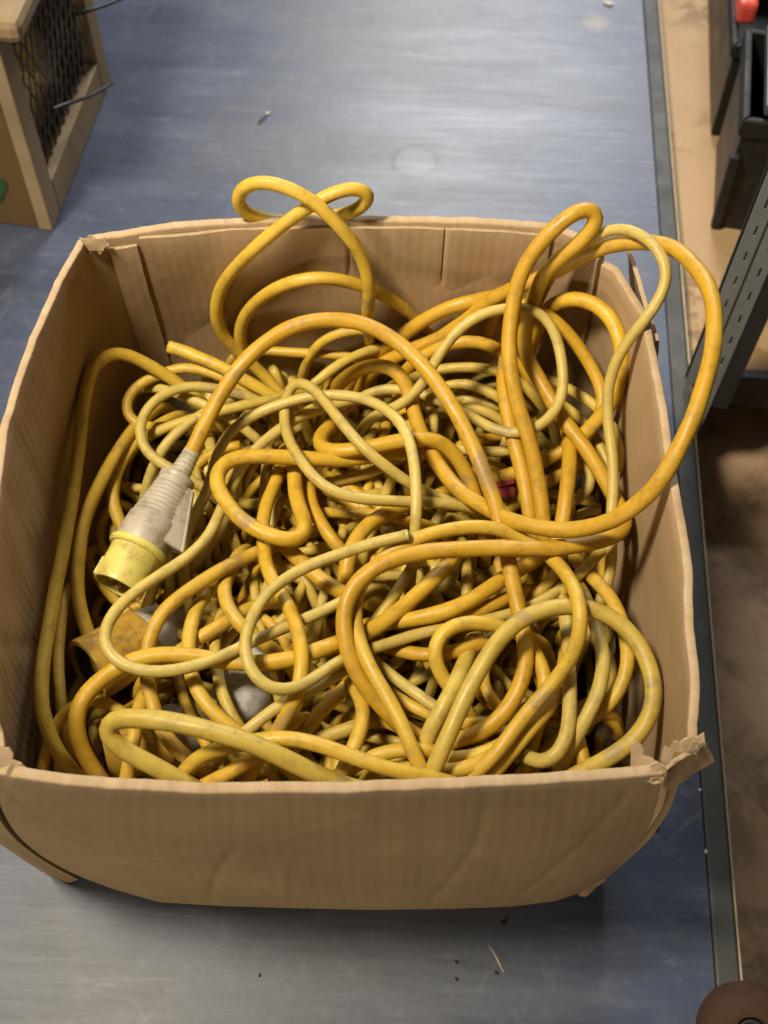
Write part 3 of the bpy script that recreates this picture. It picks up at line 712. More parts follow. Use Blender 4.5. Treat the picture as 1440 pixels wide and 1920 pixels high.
cab('orange run disappearing behind the front rim under the olive hairpin', 'M', 'O',
    [(375,1475,250),(420,1455,259),(460,1432,265),(500,1400,267),(535,1365,258)])
cab('thin pale run under the foot of the pale U-bend', 'S', 'P',
    [(425,1402,258),(457,1374,269),(496,1342,274),(541,1313,275),(590,1290,273),(650,1254,262)])
cab('yellow strand dropping to the front rim left of centre', 'M', 'Y',
    [(655,1270,240),(676,1310,256),(682,1345,265),(670,1386,268),(645,1437,262),(625,1475,250)])
cab('short yellow crosspiece near the middle of the front rim', 'M', 'Y',
    [(665,1435,248),(697,1418,257),(735,1407,261),(777,1405,261),(835,1412,250)])
cab('pale run beside the lower end of the plug cable', 'S', 'P',
    [(695,1232,240),(732,1265,252),(767,1291,257),(825,1332,259),(875,1362,248)])
cab('thin yellow run just below the pale one in the lower middle', 'S', 'Y',
    [(700,1272,236),(735,1300,247),(777,1329,252),(815,1348,252),(865,1368,242)])
cab('olive strand lying alongside the left leg of the olive hoop', 'T', 'L',
    [(915,1125,236),(900,1160,246),(889,1190,255),(876,1231,263),(859,1269,270),(835,1321,271),(805,1375,263),(785,1425,248)])
cab('thin ring-shaped bend framed by the olive hoop', 'S', 'Y',
    [(912,1240,246),(903,1275,257),(915,1303,260),(937,1330,257),(965,1350,245)])
cab('yellow cable following the right wall under the olive hoop', 'M', 'Y',
    [(1075,1045,245),(1103,1075,259),(1139,1113,268),(1161,1151,272),(1178,1207,274),(1180,1245,274),(1168,1287,270),(1147,1318,264),(1119,1339,256),(1075,1365,244)])
cab('short orange stub behind the front rim at the right', 'M', 'O',
    [(1065,1330,234),(1078,1367,247),(1088,1408,251),(1100,1450,243)])
cab('olive run ducking under the right end of the long straight strand', 'S', 'L',
    [(1155,995,254),(1119,1043,262),(1084,1078,263),(1055,1110,252)])
cab('orange strand dropping straight inside the right wall', 'T', 'O',
    [(1058,785,243),(1066,820,259),(1070,864,269),(1064,912,272),(1056,970,267),(1042,1025,255)])
cab('orange strand hugging the left side of the tall loop', 'T', 'O',
    [(950,665,280),(944,705,287),(947,745,287),(956,803,283),(970,850,277),(983,900,268),(992,960,258),(1000,1015,245)])
cab('short pale crosspiece above the red scrap', 'S', 'P',
    [(865,840,240),(909,848,252),(953,848,253),(1005,832,243)])
cab('yellow cut end sticking up by the crease of the back panel', 'M', 'Y',
    [(316,650,262),(340,656,261),(365,666,259),(420,690,254),(470,720,244),(525,750,230)], 'a')
cab('thin yellow coil nearest the back left corner', 'S', 'Y',
    [(470,735,236),(420,709,246),(373,691,250),(335,687,250),(292,704,248),(254,724,244),(236,748,240),(233,774,236),(250,797,232),(290,803,228),(345,793,222)])
cab('thin pale coil lying in front of the coil at the back left', 'S', 'P',
    [(500,757,235),(460,742,246),(420,731,252),(379,724,256),(335,727,258),(297,745,258),(271,771,256),(260,800,254),(264,832,252),(283,858,250),(318,880,248),(372,908,238)])
cab('thin pale run leaving the back left coils to the right', 'S', 'P',
    [(285,725,232),(340,740,242),(390,762,246),(440,790,240),(480,820,228)])
cab('thin olive run behind the plug arch at the left', 'S', 'L',
    [(280,815,234),(330,795,243),(380,780,248),(430,766,252),(500,752,250),(560,735,238)])
cab('thin pale run rising beside the nozzle of the grey plug', 'S', 'P',
    [(285,880,228),(306,838,240),(344,800,246),(391,768,248),(445,742,240)])
cab('dull yellow strand sunk along the left wall by the plug', 'M', 'Y',
    [(285,770,218),(242,814,232),(213,861,240),(181,919,244),(160,965,244),(148,1030,242),(145,1089,238),(150,1143,232),(172,1210,220)])
cab('dull yellow strand behind the body of the grey plug', 'M', 'Y',
    [(245,1015,212),(220,973,222),(209,926,228),(228,865,230),(264,822,226),(315,785,216)])
cab('dark sunken strand next to the cable on the left wall', 'S', 'Y',
    [(116,1130,222),(111,1200,228),(112,1290,232),(122,1375,228),(135,1430,220)])
cab('thin yellow hump in the front left corner', 'S', 'Y',
    [(92,1390,225),(110,1347,237),(145,1317,243),(192,1313,244),(228,1331,242),(266,1370,230)])
cab('yellow cable winding beside the silver connector', 'M', 'Y',
    [(402,1080,243),(383,1114,254),(360,1161,262),(351,1204,267),(356,1262,268),(374,1306,268),(408,1345,267),(446,1373,263),(495,1402,252)])
cab('yellow S-bend above the silver connector', 'M', 'Y',
    [(443,1045,250),(420,1087,261),(418,1126,267),(438,1158,269),(460,1182,266),(505,1212,254)])
cab('thin olive strand hanging in front of the silver connector', 'S', 'L',
    [(417,1145,238),(403,1195,248),(406,1251,254),(420,1306,255),(444,1358,252),(475,1398,240)])
cab('yellow strand dropping into the front left corner', 'M', 'Y',
    [(295,1262,238),(270,1305,248),(256,1340,252),(250,1392,252),(238,1450,243)])
cab('yellow strand crossing behind the orange connector', 'M', 'Y',
    [(300,1245,243),(340,1219,254),(383,1190,260),(426,1165,259),(480,1135,248)])
cab('dim yellow strand deep under the pale U-bend', 'M', 'Y',
    [(545,1408,222),(570,1374,234),(598,1335,240),(643,1294,240),(690,1245,228)])
cab('dim flat strand deep behind the middle of the front rim', 'M', 'L',
    [(550,1395,223),(600,1384,232),(662,1364,236),(740,1338,226)])
cab('olive strand crossing behind the tall loop', 'S', 'L',
    [(785,703,248),(827,692,257),(880,687,261),(940,697,262),(985,720,258),(1015,755,248)])
cab('orange bow running into the tall loop from the left', 'M', 'O',
    [(795,664,265),(843,644,280),(890,637,284),(940,655,281),(985,695,266)])
cab('dim olive strand arching behind the tall loop', 'S', 'L',
    [(815,727,232),(864,715,244),(905,728,246),(950,757,240),(1005,808,228)])
cab('dim olive strand sunk below the one behind the tall loop', 'S', 'L',
    [(835,772,226),(870,762,234),(920,775,234),(965,805,224)])
cab('olive strand visible through the scuffed pale loop', 'S', 'L',
    [(1035,712,248),(1062,728,257),(1098,745,257),(1135,780,244)])
cab('lower olive strand visible through the scuffed pale loop', 'S', 'L',
    [(1030,742,236),(1062,762,246),(1098,795,246),(1125,835,236)])
cab('pale curl beside the right wall behind the vertical strand', 'S', 'P',
    [(1055,848,230),(1084,857,240),(1107,883,245),(1113,912,245),(1090,937,239),(1045,952,226)])
cab('yellow crosspiece right of the red scrap', 'M', 'Y',
    [(980,932,228),(1020,905,239),(1056,889,243),(1105,866,234)])
cab('thin yellow sling below the C-shaped bend', 'S', 'Y',
    [(755,1328,236),(800,1341,247),(840,1356,251),(890,1357,251),(939,1348,247),(985,1327,234)])
cab('yellow run nestled under the sweep of the plug cable', 'M', 'Y',
    [(795,1422,244),(852,1424,252),(921,1408,256),(974,1374,256),(1025,1322,246)])
cab('yellow run lowest against the right half of the front rim', 'M', 'Y',
    [(765,1440,248),(830,1445,256),(890,1438,258),(950,1400,258),(1005,1345,248)])
cab('orange stub left of the long strand in the upper middle', 'T', 'O',
    [(745,730,230),(757,765,244),(768,800,250),(775,830,248),(770,870,236)])
cab('pale loop tip beside the upper half of the plug cable', 'S', 'P',
    [(783,860,236),(800,838,246),(812,805,250),(815,775,250),(800,752,248),(770,748,244),(735,760,232)])
cab('yellow strand beneath the hairpin in the centre', 'S', 'Y',
    [(610,960,236),(640,962,246),(690,960,250),(740,970,248),(800,985,236)])
cab('olive strand crossing deep in the centre of the pile', 'S', 'L',
    [(600,905,232),(640,900,243),(690,888,246),(735,870,240),(770,850,228)])
cab('olive strand dropping beside the centre of the pile', 'S', 'L',
    [(740,885,236),(728,915,244),(715,950,246),(700,985,238)])
cab('olive strand leaning right of the green-cored end', 'S', 'L',
    [(765,1075,262),(745,1110,266),(715,1150,262),(685,1190,250)])
cab('yellow strand in the hollow left of the C-shaped bend', 'M', 'Y',
    [(690,1345,226),(735,1352,236),(780,1380,238),(820,1420,230)])
cab('yellow strand peeping below the straight strand at the right', 'S', 'Y',
    [(1010,1110,246),(1040,1085,252),(1055,1050,252),(1048,1015,244)])
cab('olive strand standing between the orange runs right of centre', 'S', 'L',
    [(872,1040,248),(875,1075,252),(877,1110,250),(872,1150,240)])

SP = 0.007
sim = []            # dict per cable: P, r, ray distances
for ci, (label, d, c, pts, fl) in enumerate(CAB):
    r = DIA[d] / 2
    ctrl = np.array([at(x, y, z / 1000) for x, y, z in pts])
    P = catmull(ctrl, SP)
    def tail(P):
        t = P[-1] - P[-4]; t[2] = min(t[2], 0); t /= np.linalg.norm(t) + 1e-9
        out = [P[-1]]; dirv = t
        for k in range(11):
            dirv = dirv + np.array([0, 0, -0.22]); dirv /= np.linalg.norm(dirv)
            out.append(out[-1] + dirv * SP)
        return np.array(out[1:])
    n0 = 0; n1 = 0
    if 'a' not in fl:
        T0 = tail(P[::-1].copy())[::-1]; P = np.vstack([T0, P]); n0 = len(T0)
    T1 = tail(P); P = np.vstack([P, T1]); n1 = len(T1)
    sim.append(dict(P=P, r=r, free='f' in fl, anchor='a' in fl))

# deep filler tangle : runs that only show through the gaps
frng = random.Random(11)
fills = []
def pile_top(x, y):
    u = (x - BOXC[0]) / 0.22; v = (y - BOXC[1]) / 0.23
    return 0.238 - 0.035 * max(abs(u), abs(v)) ** 3
for k in range(190):
    lev = 0.240 - 0.195 * (k / 189) ** 1.15
    cx = BOXC[0] + frng.uniform(-0.11, 0.11); cy = BOXC[1] + frng.uniform(-0.12, 0.12)
    ra, rb = frng.uniform(0.05, 0.15), frng.uniform(0.04, 0.13)
    rot = frng.uniform(0, math.pi); ph = [frng.uniform(0, 6.28) for _ in range(6)]
    turns = frng.uniform(0.7, 1.7); pts = []
    m = int(turns * 2 * math.pi * max(ra, rb) * 1.1 / 0.009)
    for i in range(m):
        t = i / m * turns * 2 * math.pi
        gx = ra * math.cos(t + ph[0]) * (1 + 0.25 * math.sin(2.3 * t + ph[1])) + 0.02 * math.sin(3.1 * t + ph[2])
        gy = rb * math.sin(t) * (1 + 0.25 * math.sin(1.7 * t + ph[3])) + 0.02 * math.sin(2.7 * t + ph[4])
        x = cx + gx * math.cos(rot) - gy * math.sin(rot); y = cy + gx * math.sin(rot) + gy * math.cos(rot)
        z = lev + 0.012 * math.sin(1.3 * t + ph[5])
        z = min(z, pile_top(x, y)); z = max(z, 0.02)
        pts.append((x, y, z))
    P = np.array(pts)
    xl_, xr_, yf_, yb_ = limits(P[:, 0], P[:, 1], P[:, 2])
    # soft squeeze into the box
    P[:, 0] = np.clip(P[:, 0], xl_ + 0.004 * abs(math.sin(k)), xr_ - 0.004 * abs(math.cos(k)))
    P[:, 1] = np.clip(P[:, 1], yf_ + 0.004, yb_ - 0.004)
    P = smooth1(P, 6)
    fills.append(dict(P=P, r=frng.choice([0.0043, 0.0045, 0.0045, 0.0055]), c=frng.choice('YYPLPLO')))

# settle: strands that touch are pushed apart along the line of sight, keeping who lies on whom
def settle(sim, fills, iters=26):
    ns = [len(s['P']) for s in sim]; off = np.concatenate([[0], np.cumsum(ns)])
    P = np.vstack([s['P'] for s in sim]); N = len(P)
    rad = np.concatenate([np.full(n, s['r']) for n, s in zip(ns, sim)])
    cid = np.concatenate([np.full(n, i) for i, n in enumerate(ns)])
    idx = np.concatenate([np.arange(n) for n in ns])
    D = P - C0; T = np.linalg.norm(D, axis=1); D /= T[:, None]
    T0 = T.copy()
    fP = np.vstack([f['P'] for f in fills]); frad = np.concatenate([np.full(len(f['P']), f['r']) for f in fills])
    for it in range(iters):
        kd = kdtree.KDTree(N)
        for i in range(N): kd.insert(P[i], i)
        kd.balance()
        push = np.zeros(N)
        for i in range(N):
            for co, j, dist in kd.find_range(P[i], 0.0135):
                if j <= i: continue
                if cid[i] == cid[j] and abs(idx[i] - idx[j]) < 5: continue
                ov = (rad[i] + rad[j]) * 0.96 - dist
                if ov <= 0: continue
                a, b = (i, j) if T0[i] < T0[j] else (j, i)
                push[a] = min(push[a], -ov * 0.34) if push[a] <= 0 else push[a] - ov * 0.34
                push[b] = max(push[b], ov * 0.36) if push[b] >= 0 else push[b] + ov * 0.36
        T = T + push
        for k in range(len(ns)):
            a, b = off[k], off[k + 1]
            dd = T[a:b] - T0[a:b]
            dd = smooth1(dd, 3)
            T[a:b] = T0[a:b] + dd
        P = C0 + D * T[:, None]
        # stay inside the walls
        for _ in range(3):
            xl_, xr_, yf_, yb_ = limits(P[:, 0], P[:, 1], P[:, 2])
            below = (P[:, 2] < 0.366)
            for k, s in enumerate(sim):
                if s['free']: below[off[k]:off[k + 1]] &= (P[off[k]:off[k + 1], 2] < 0.350)
            mv = np.zeros(N)
            q = below & (P[:, 0] < xl_) & (D[:, 0] < -0.02); mv[q] = np.minimum(mv[q], -np.abs((xl_ - P[:, 0]) / np.minimum(D[:, 0], -0.02))[q])
            q = below & (P[:, 0] > xr_) & (D[:, 0] > 0.02); mv[q] = np.minimum(mv[q], -np.abs((P[:, 0] - xr_) / np.maximum(D[:, 0], 0.02))[q])
            q = below & (P[:, 1] > yb_); mv[q] = np.minimum(mv[q], -((P[:, 1] - yb_) / np.maximum(D[:, 1], 0.1))[q])
            q = below & (P[:, 1] < yf_); mv[q] = ((yf_ - P[:, 1]) / np.maximum(D[:, 1], 0.1))[q]
            T = T + np.clip(mv, -0.02, 0.02)
            P = C0 + D * T[:, None]
        T0f = None
    for k, s in enumerate(sim):
        s['P'] = smooth1(P[off[k]:off[k + 1]], 3)
    # the filler keeps below whatever lies on it
    P = np.vstack([s['P'] for s in sim])
    kd2 = kdtree.KDTree(N)
    for i in range(N): kd2.insert((P[i][0], P[i][1], 0), i)
    kd2.balance()
    for f in fills:
        Q = f['P']; zmax = np.full(len(Q), 9.0)
        for i in range(len(Q)):
            for co, j, dist in kd2.find_range((Q[i][0], Q[i][1], 0), 0.013):
                need = f['r'] + rad[j]
                if dist < need:
                    zmax[i] = min(zmax[i], P[j][2] - math.sqrt(need * need - dist * dist))
        z = np.minimum(Q[:, 2], zmax)
        for _ in range(8):
            z[1:-1] = np.minimum(z[1:-1], 0.25 * z[:-2] + 0.5 * z[1:-1] + 0.25 * z[2:] + 0.0005)
        Q[:, 2] = np.maximum(z, 0.012)
        f['P'] = smooth1(Q, 2)
settle(sim, fills)

plug_cable = None
GROUP = 'yellow cables piled in the box'
for (label, d, c, pts, fl), s in zip(CAB, sim):
    P = resample(smooth1(s['P'], 2), 0.0042)
    # faint kinks and wobble so no run is a perfect curve
    ph = random.uniform(0, 100)
    wob = np.array([[noise.noise((i * 0.07, ph, 0)), noise.noise((i * 0.07, ph, 5)), noise.noise((i * 0.07, ph, 9))] for i in range(len(P))]) * 0.0011
    if fl == 'a': wob[:6] *= 0
    P = P + wob
    rr = s['r'] * (1 + 0.02 * np.array([noise.noise((i * 0.2, ph, 3)) for i in range(len(P))]))
    V, F, UV = tube_mesh(P, rr, 16, True, 0.030, 1.0 + 0.2 * math.sin(ph))
    if label == 'PLUG':
        base = P[0].copy(); base[2] = P[:, 2].min() - s['r']
        plug_cable = empty('plugged_cable', tuple(base), 'thick orange cable with grey and yellow plug, ending in the tall back right loop', 'cable', GROUP)
        PLUG_P = P[:6].copy()
        mesh_obj('sheath', V, F, CM[c], plug_cable, True, UV)
    else:
        root = mesh_obj('cable', V, F, CM[c], None, True, UV)
        tag(root, label, 'cable', GROUP)
        if 'green core' in label and 'cut end' in label:
            T = P[0] - P[2]; T /= np.linalg.norm(T)
            lathe('core', P[0] - T * 0.002, P[0] + T * 0.003, [(0.0, 0.0034), (0.0048, 0.0034), (0.0055, 0.0026), (0.0055, 0.0)], M_GREEN, root, 12)
            lathe('cut_sheath', P[0] - T * 0.003, P[0] + T * 0.003, [(0.0, 0.0047), (0.005, 0.0047), (0.005, 0.0034), (0.0, 0.0034)], M_P, root, 14)
        if 'cut end sticking' in label:
            T = P[0] - P[2]; T /= np.linalg.norm(T)
            lathe('core', P[0] - T * 0.002, P[0] + T * 0.002, [(0.0, 0.0036), (0.0030, 0.0036), (0.0032, 0.0)], M_DARK, root, 12)

# the deep tangle nobody could count: one mesh, one material per sheath colour
bmv = []; bmf = []; mi = []; uvs = []
order = ['Y', 'P', 'L', 'O']
for f in fills:
    P = resample(f['P'], 0.007)
    V, F, UV = tube_mesh(P, f['r'], 9)
    o0 = len(bmv); bmv += list(V); uvs += UV
    bmf += [tuple(i + o0 for i in q) for q in F]; mi += [order.index(f['c'])] * len(F)
o = mesh_obj('cable_tangle', bmv, bmf, M_Y, None, True, uvs)
for k in order[1:]: o.data.materials.append(CM[k])
o.data.polygons.foreach_set('material_index', mi)
tag(o, 'mass of buried yellow cables seen through gaps in the pile', 'cables', None, 'stuff')

# ------------------------------------------------------------------ plug and connectors
def unit(v): v = np.asarray(v, float); return v / np.linalg.norm(v)
def side_of(A, B, towards):
    T = unit(np.asarray(B) - A); n = np.asarray(towards, float); n = n - T * n.dot(T); return unit(n)
A = PLUG_P[0]; T_in = unit(PLUG_P[0] - PLUG_P[3])
Bm = at(217, 1108, 0.284)                              # centre of the open mouth
L = np.linalg.norm(Bm - A); Tp = unit(Bm - A)
plug = lathe('plug', A - Tp * 0.004, Bm,
    [(0.0, 0.0), (0.0, 0.0070)] + [(0.004 + 0.0045 * k + e, 0.0072 + 0.0004 * k + q) for k in range(5) for e, q in ((0, 0), (0.0022, 0.0003), (0.0027, -0.0003))] +
    [(0.0270, 0.0098), (0.0272, 0.0140), (0.0280, 0.0152), (0.0310, 0.0152), (0.0325, 0.0143)] +
    [(0.036 + 0.0042 * k + e, 0.0146 + 0.00060 * k + q) for k in range(8) for e, q in ((0, 0), (0.0012, 0.0006), (0.0026, 0.0006), (0.0034, 0.0))] +
    [(0.071, 0.0200), (0.0715, 0.0206), (0.078, 0.0212), (0.094, 0.0218), (0.0965, 0.0212), (0.0965, 0.016)],
    M_PLUGGREY, plug_cable, 40)
k = L / 0.134
me = plug.data                                          # stretch the profile to the plug's length
def stretch(o, A0, T, k):
    off = Vector(parent_world(o.parent)) if o.parent else o.location
    for v in o.data.vertices:
        w_ = np.array(v.co) + np.array(off); t = (w_ - A0).dot(T)
        v.co = Vector(w_ + T * t * (k - 1) - np.array(off))
A0 = A - Tp * 0.004
stretch(plug, A0, Tp, k)
def atp(t): return A0 + Tp * (t * k)
lathe('collar', atp(0.0962), atp(0.11), [(0.0, 0.016), (0.0, 0.0232), (0.0012, 0.0242), (0.0045, 0.0242), (0.006, 0.0230), (0.006, 0.016)], M_PLUGYEL, plug, 40)
lathe('sleeve', atp(0.1005), atp(0.14), [(0.0, 0.0210), (0.030 * k, 0.0204), (0.0335 * k, 0.0206), (0.0345 * k, 0.0201), (0.0345 * k, 0.0182), (0.008 * k, 0.0180), (0.008 * k, 0.0)], M_PLUGYEL, plug, 40)
nrm = side_of(A0, Bm, C0 - A0); sd = np.cross(Tp, nrm)   # towards the camera, and sideways
if (sd[0] < 0): sd = -sd
SDW, NRW = sd, nrm
for ang in (0.4, 2.5, 4.6):
    c = atp(0.110) + (math.cos(ang) * sd + math.sin(ang) * nrm) * 0.0108
    lathe('pin', c, c + Tp, [(0.0, 0.0032), (0.020, 0.0032), (0.0225, 0.0022), (0.023, 0.0)], M_BRASS, plug, 12)
# flat wing of the housing on its right
sd, nrm = sd * 0.94 + nrm * 0.34, nrm * 0.94 - sd * 0.34
fin = []
for t, wd in ((0.034, 0.010), (0.034, 0.0180), (0.088, 0.0350), (0.088, 0.010)):
    fin.append(atp(t) + sd * wd)
th = nrm * 0.0032
o = mesh_obj('wing', *box_mesh([p - th for p in fin] + [p + th for p in fin]), M_PLUGGREY, plug, False); sharp(o); bevel(o, 0.0015)
o = mesh_obj('wing', *box_mesh([atp(0.034) + sd * 0.004 - nrm * 0.0132, atp(0.034) + sd * 0.0175 - nrm * 0.002, atp(0.088) + sd * 0.0345 - nrm * 0.002, atp(0.088) + sd * 0.006 - nrm * 0.0190] +
     [atp(0.034) + sd * 0.004 + nrm * 0.0132, atp(0.034) + sd * 0.0175 + nrm * 0.002, atp(0.088) + sd * 0.0345 + nrm * 0.002, atp(0.088) + sd * 0.006 + nrm * 0.0190]), M_PLUGGREY, plug, False); sharp(o); bevel(o, 0.0015)
sd, nrm = SDW, NRW
# keyway nib on the mouth of the sleeve
q = atp(0.118) - sd * 0.0202
obox('key_rib', q - nrm * 0.003 - sd * 0.0018, Tp * 0.0155 * k, nrm * 0.006, sd * 0.003, M_PLUGYEL, plug, 0.0008)
# worn raised rating marks on the sleeve (rows of tiny bars too worn to read)
def mark(t, ang, lt, la):
    d = math.cos(ang) * nrm - math.sin(ang) * sd; e = np.cross(Tp, d)
    c = atp(t) + d * 0.0205
    obox('rating_mark', c - Tp * lt / 2 - e * la / 2, Tp * lt, e * la, d * 0.00055, M_PLUGYEL, plug, 0)
for r_, (n_, t_) in enumerate(((4, 0.1085), (3, 0.1155))):
    for i in range(n_):
        mark(t_, 0.05 + i * 0.13 + 0.06 * r_, 0.0040, 0.0013); 
        mark(t_ + (0.0016 if i % 2 else -0.0016), 0.05 + i * 0.13 + 0.06 * r_ + 0.045, 0.0010, 0.0020)

def connector(label, A, B, scale, m_shell, m_tail, tail=True):
    A = np.asarray(A); B = np.asarray(B); T = unit(B - A); s = scale
    base = (A + B) / 2; base = base - np.array([0, 0, 0.03])
    e = empty('cable_connector', tuple(base), label, 'connector')
    lathe('shell', A, B, [(0.026 * s, 0.0), (0.026 * s, 0.0205 * s), (0.0, 0.0225 * s), (0.0, 0.0262 * s), (0.003 * s, 0.0270 * s), (0.012 * s, 0.0262 * s), (0.040 * s, 0.0258 * s), (0.048 * s, 0.0275 * s), (0.052 * s, 0.0275 * s), (0.052 * s, 0.02 * s)], m_shell, e, 36)
    sh = [c for c in e.children][0]
    lathe('insert', A + T * 0.020 * s, B, [(0.0, 0.0), (0.0, 0.019 * s), (0.004 * s, 0.0198 * s)], M_DARK, e, 28)
    lathe('mouth_shade', A + T * 0.003 * s, B, [(0.0, 0.0218 * s), (0.0, 0.0200 * s), (0.020 * s, 0.0198 * s)], M_DARK, e, 28)  # dark skin added to paint the shade inside the mouth
    n1 = side_of(A, B, (0, 0, 1)); n2 = np.cross(T, n1)
    for ang in (0.6, 2.7, 4.8):
        c = A + T * 0.0188 * s + (math.cos(ang) * n1 + math.sin(ang) * n2) * 0.0115 * s
        lathe('contact', c, c + T, [(0.0, 0.0019), (0.0, 0.0034), (0.002, 0.0034)], M_BRASS, e, 10)
    lathe('tail', A + T * 0.0515 * s, B, [(0.0, 0.02 * s), (0.0, 0.0245 * s), (0.014 * s, 0.0240 * s), (0.022 * s, 0.0215 * s), (0.030 * s, 0.0180 * s), (0.050 * s, 0.0150 * s), (0.058 * s, 0.012 * s), (0.060 * s, 0.0)], m_tail, e, 32)
    # hinged flap over the socket mouth
    return e
connector('orange connector with light grey tail lying under the pale cable on the left', at(163, 1258, 0.228), at(330, 1168, 0.205), 1.02, M_CONNYEL, M_CONNGREY)
connector('orange connector sunk in the front left corner behind the hairpin', at(188, 1412, 0.210), at(340, 1372, 0.196), 1.0, M_CONNYEL, M_PLUGGREY)
# silver-grey rounded connector boss, half buried
A2, B2 = at(452, 1328, 0.222), at(492, 1170, 0.214)
e = empty('cable_connector', tuple((A2 + B2) / 2 - [0, 0, 0.03]), 'mottled silver-grey connector with a rounded end in the middle left', 'connector')
lathe('body', A2, B2, [(-0.014, 0.0), (-0.0125, 0.0075), (-0.008, 0.0145), (0.0, 0.0198), (0.010, 0.0232), (0.022, 0.0245), (0.045, 0.0245), (0.047, 0.0230), (0.058, 0.0225), (0.066, 0.019), (0.067, 0.0)],
      plain('mottled_grey_plastic', (0.40, 0.39, 0.35), 0.55, 0.22, 55, 0.35, 0.45, 0.05, (0.16, 0.14, 0.11), 0.55, 0.46), e, 32)
lathe('side_lug', at(408, 1290, 0.222), at(440, 1300, 0.226), [(0.0, 0.0), (0.0, 0.009), (0.004, 0.0105), (0.02, 0.0115), (0.022, 0.0)], M_CONNGREY, e, 20)

# red scrap between the strands
P0 = at(956, 913, 0.238)
e = empty('plastic_scrap', tuple(P0 - [0, 0, 0.006]), 'small broken red plastic clip caught between the orange strands', 'plastic clip')
obox('clip_plate', P0 + [-0.016, -0.003, -0.003], (0.020, 0.006, 0.003), (-0.003, 0.008, 0.004), (0.0, -0.003, 0.006), M_RED, e, 0.0012)
obox('clip_foot', P0 + [-0.010, -0.010, -0.005], (0.014, 0.002, 0.0), (0.0, 0.009, 0.002), (0.0, -0.002, 0.006), M_RED, e, 0.0012)

# ------------------------------------------------------------------ slotted upright at the bench edge
zt, zb = 0.62, -0.075
P_foot = NEAR + ed * (np.dot(at(1266, 735, 0) - NEAR, ed)) + en * (SW + 0.004)
post = empty('slotted_post', tuple(np.array([P_foot[0], P_foot[1], zb])), 'grey slotted steel shelving upright standing at the bench edge', 'shelving post')
fdir = unit(np.array([0.985, -0.17, 0]))               # across the slotted face
fn = np.array([fdir[1], -fdir[0], 0])                  # outward, towards the camera
if fn[1] > 0: fn = -fn
O = np.array([P_foot[0] - 0.012, P_foot[1], 0])
def slotted(name, u0, u1, slots_u, zt, zb, phase):
    """flat bar with a column of upright slots cut through it (cells left open)"""
    us = [u0, slots_u - 0.0013, slots_u + 0.0013, u1]
    pitch = 0.036; V = []; F = []
    zs = [zb]; z = zb + phase
    while z + 0.014 < zt: zs += [z, z + 0.0135]; z += pitch
    zs.append(zt)
    nn = len(zs)
    for layer in (0.0, -0.0022):
        for zz in zs:
            for i, u in enumerate(us):
                lean = 0.0
                V.append(O + fdir * u + np.array([0, 0, zz]) + fn * layer)
    nl = nn * 4
    for i in range(nn - 1):
        for j in range(3):
            hole = (j == 1 and i % 2 == 1)
            a, b, c, d = i * 4 + j, i * 4 + j + 1, (i + 1) * 4 + j + 1, (i + 1) * 4 + j
            if not hole:
                F.append((a, b, c, d)); F.append((nl + d, nl + c, nl + b, nl + a))
            else:
                for p, q in ((a, b), (b, c), (c, d), (d, a)): F.append((p, q, nl + q, nl + p))
    for i in range(nn - 1):
        F.append((i * 4, (i + 1) * 4, nl + (i + 1) * 4, nl + i * 4)); F.append((i * 4 + 3, nl + i * 4 + 3, nl + (i + 1) * 4 + 3, (i + 1) * 4 + 3))
    return mesh_obj(name, V, F, M_STEEL, post, False)
slotted('slotted_flange', 0.0, 0.0165, 0.0095, zt, zb, 0.010)
slotted('slotted_flange', 0.0195, 0.0370, 0.0290, zt, zb, 0.027)
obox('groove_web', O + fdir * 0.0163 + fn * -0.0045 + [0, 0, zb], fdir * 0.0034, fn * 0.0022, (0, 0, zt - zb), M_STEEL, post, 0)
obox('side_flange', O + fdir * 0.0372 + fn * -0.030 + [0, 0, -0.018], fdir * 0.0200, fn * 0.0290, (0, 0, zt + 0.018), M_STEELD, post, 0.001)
obox('back_web', O + fdir * 0.001 + fn * -0.024 + [0, 0, zb], fdir * 0.035, fn * 0.002, (0, 0, zt - zb), M_STEELD, post, 0)

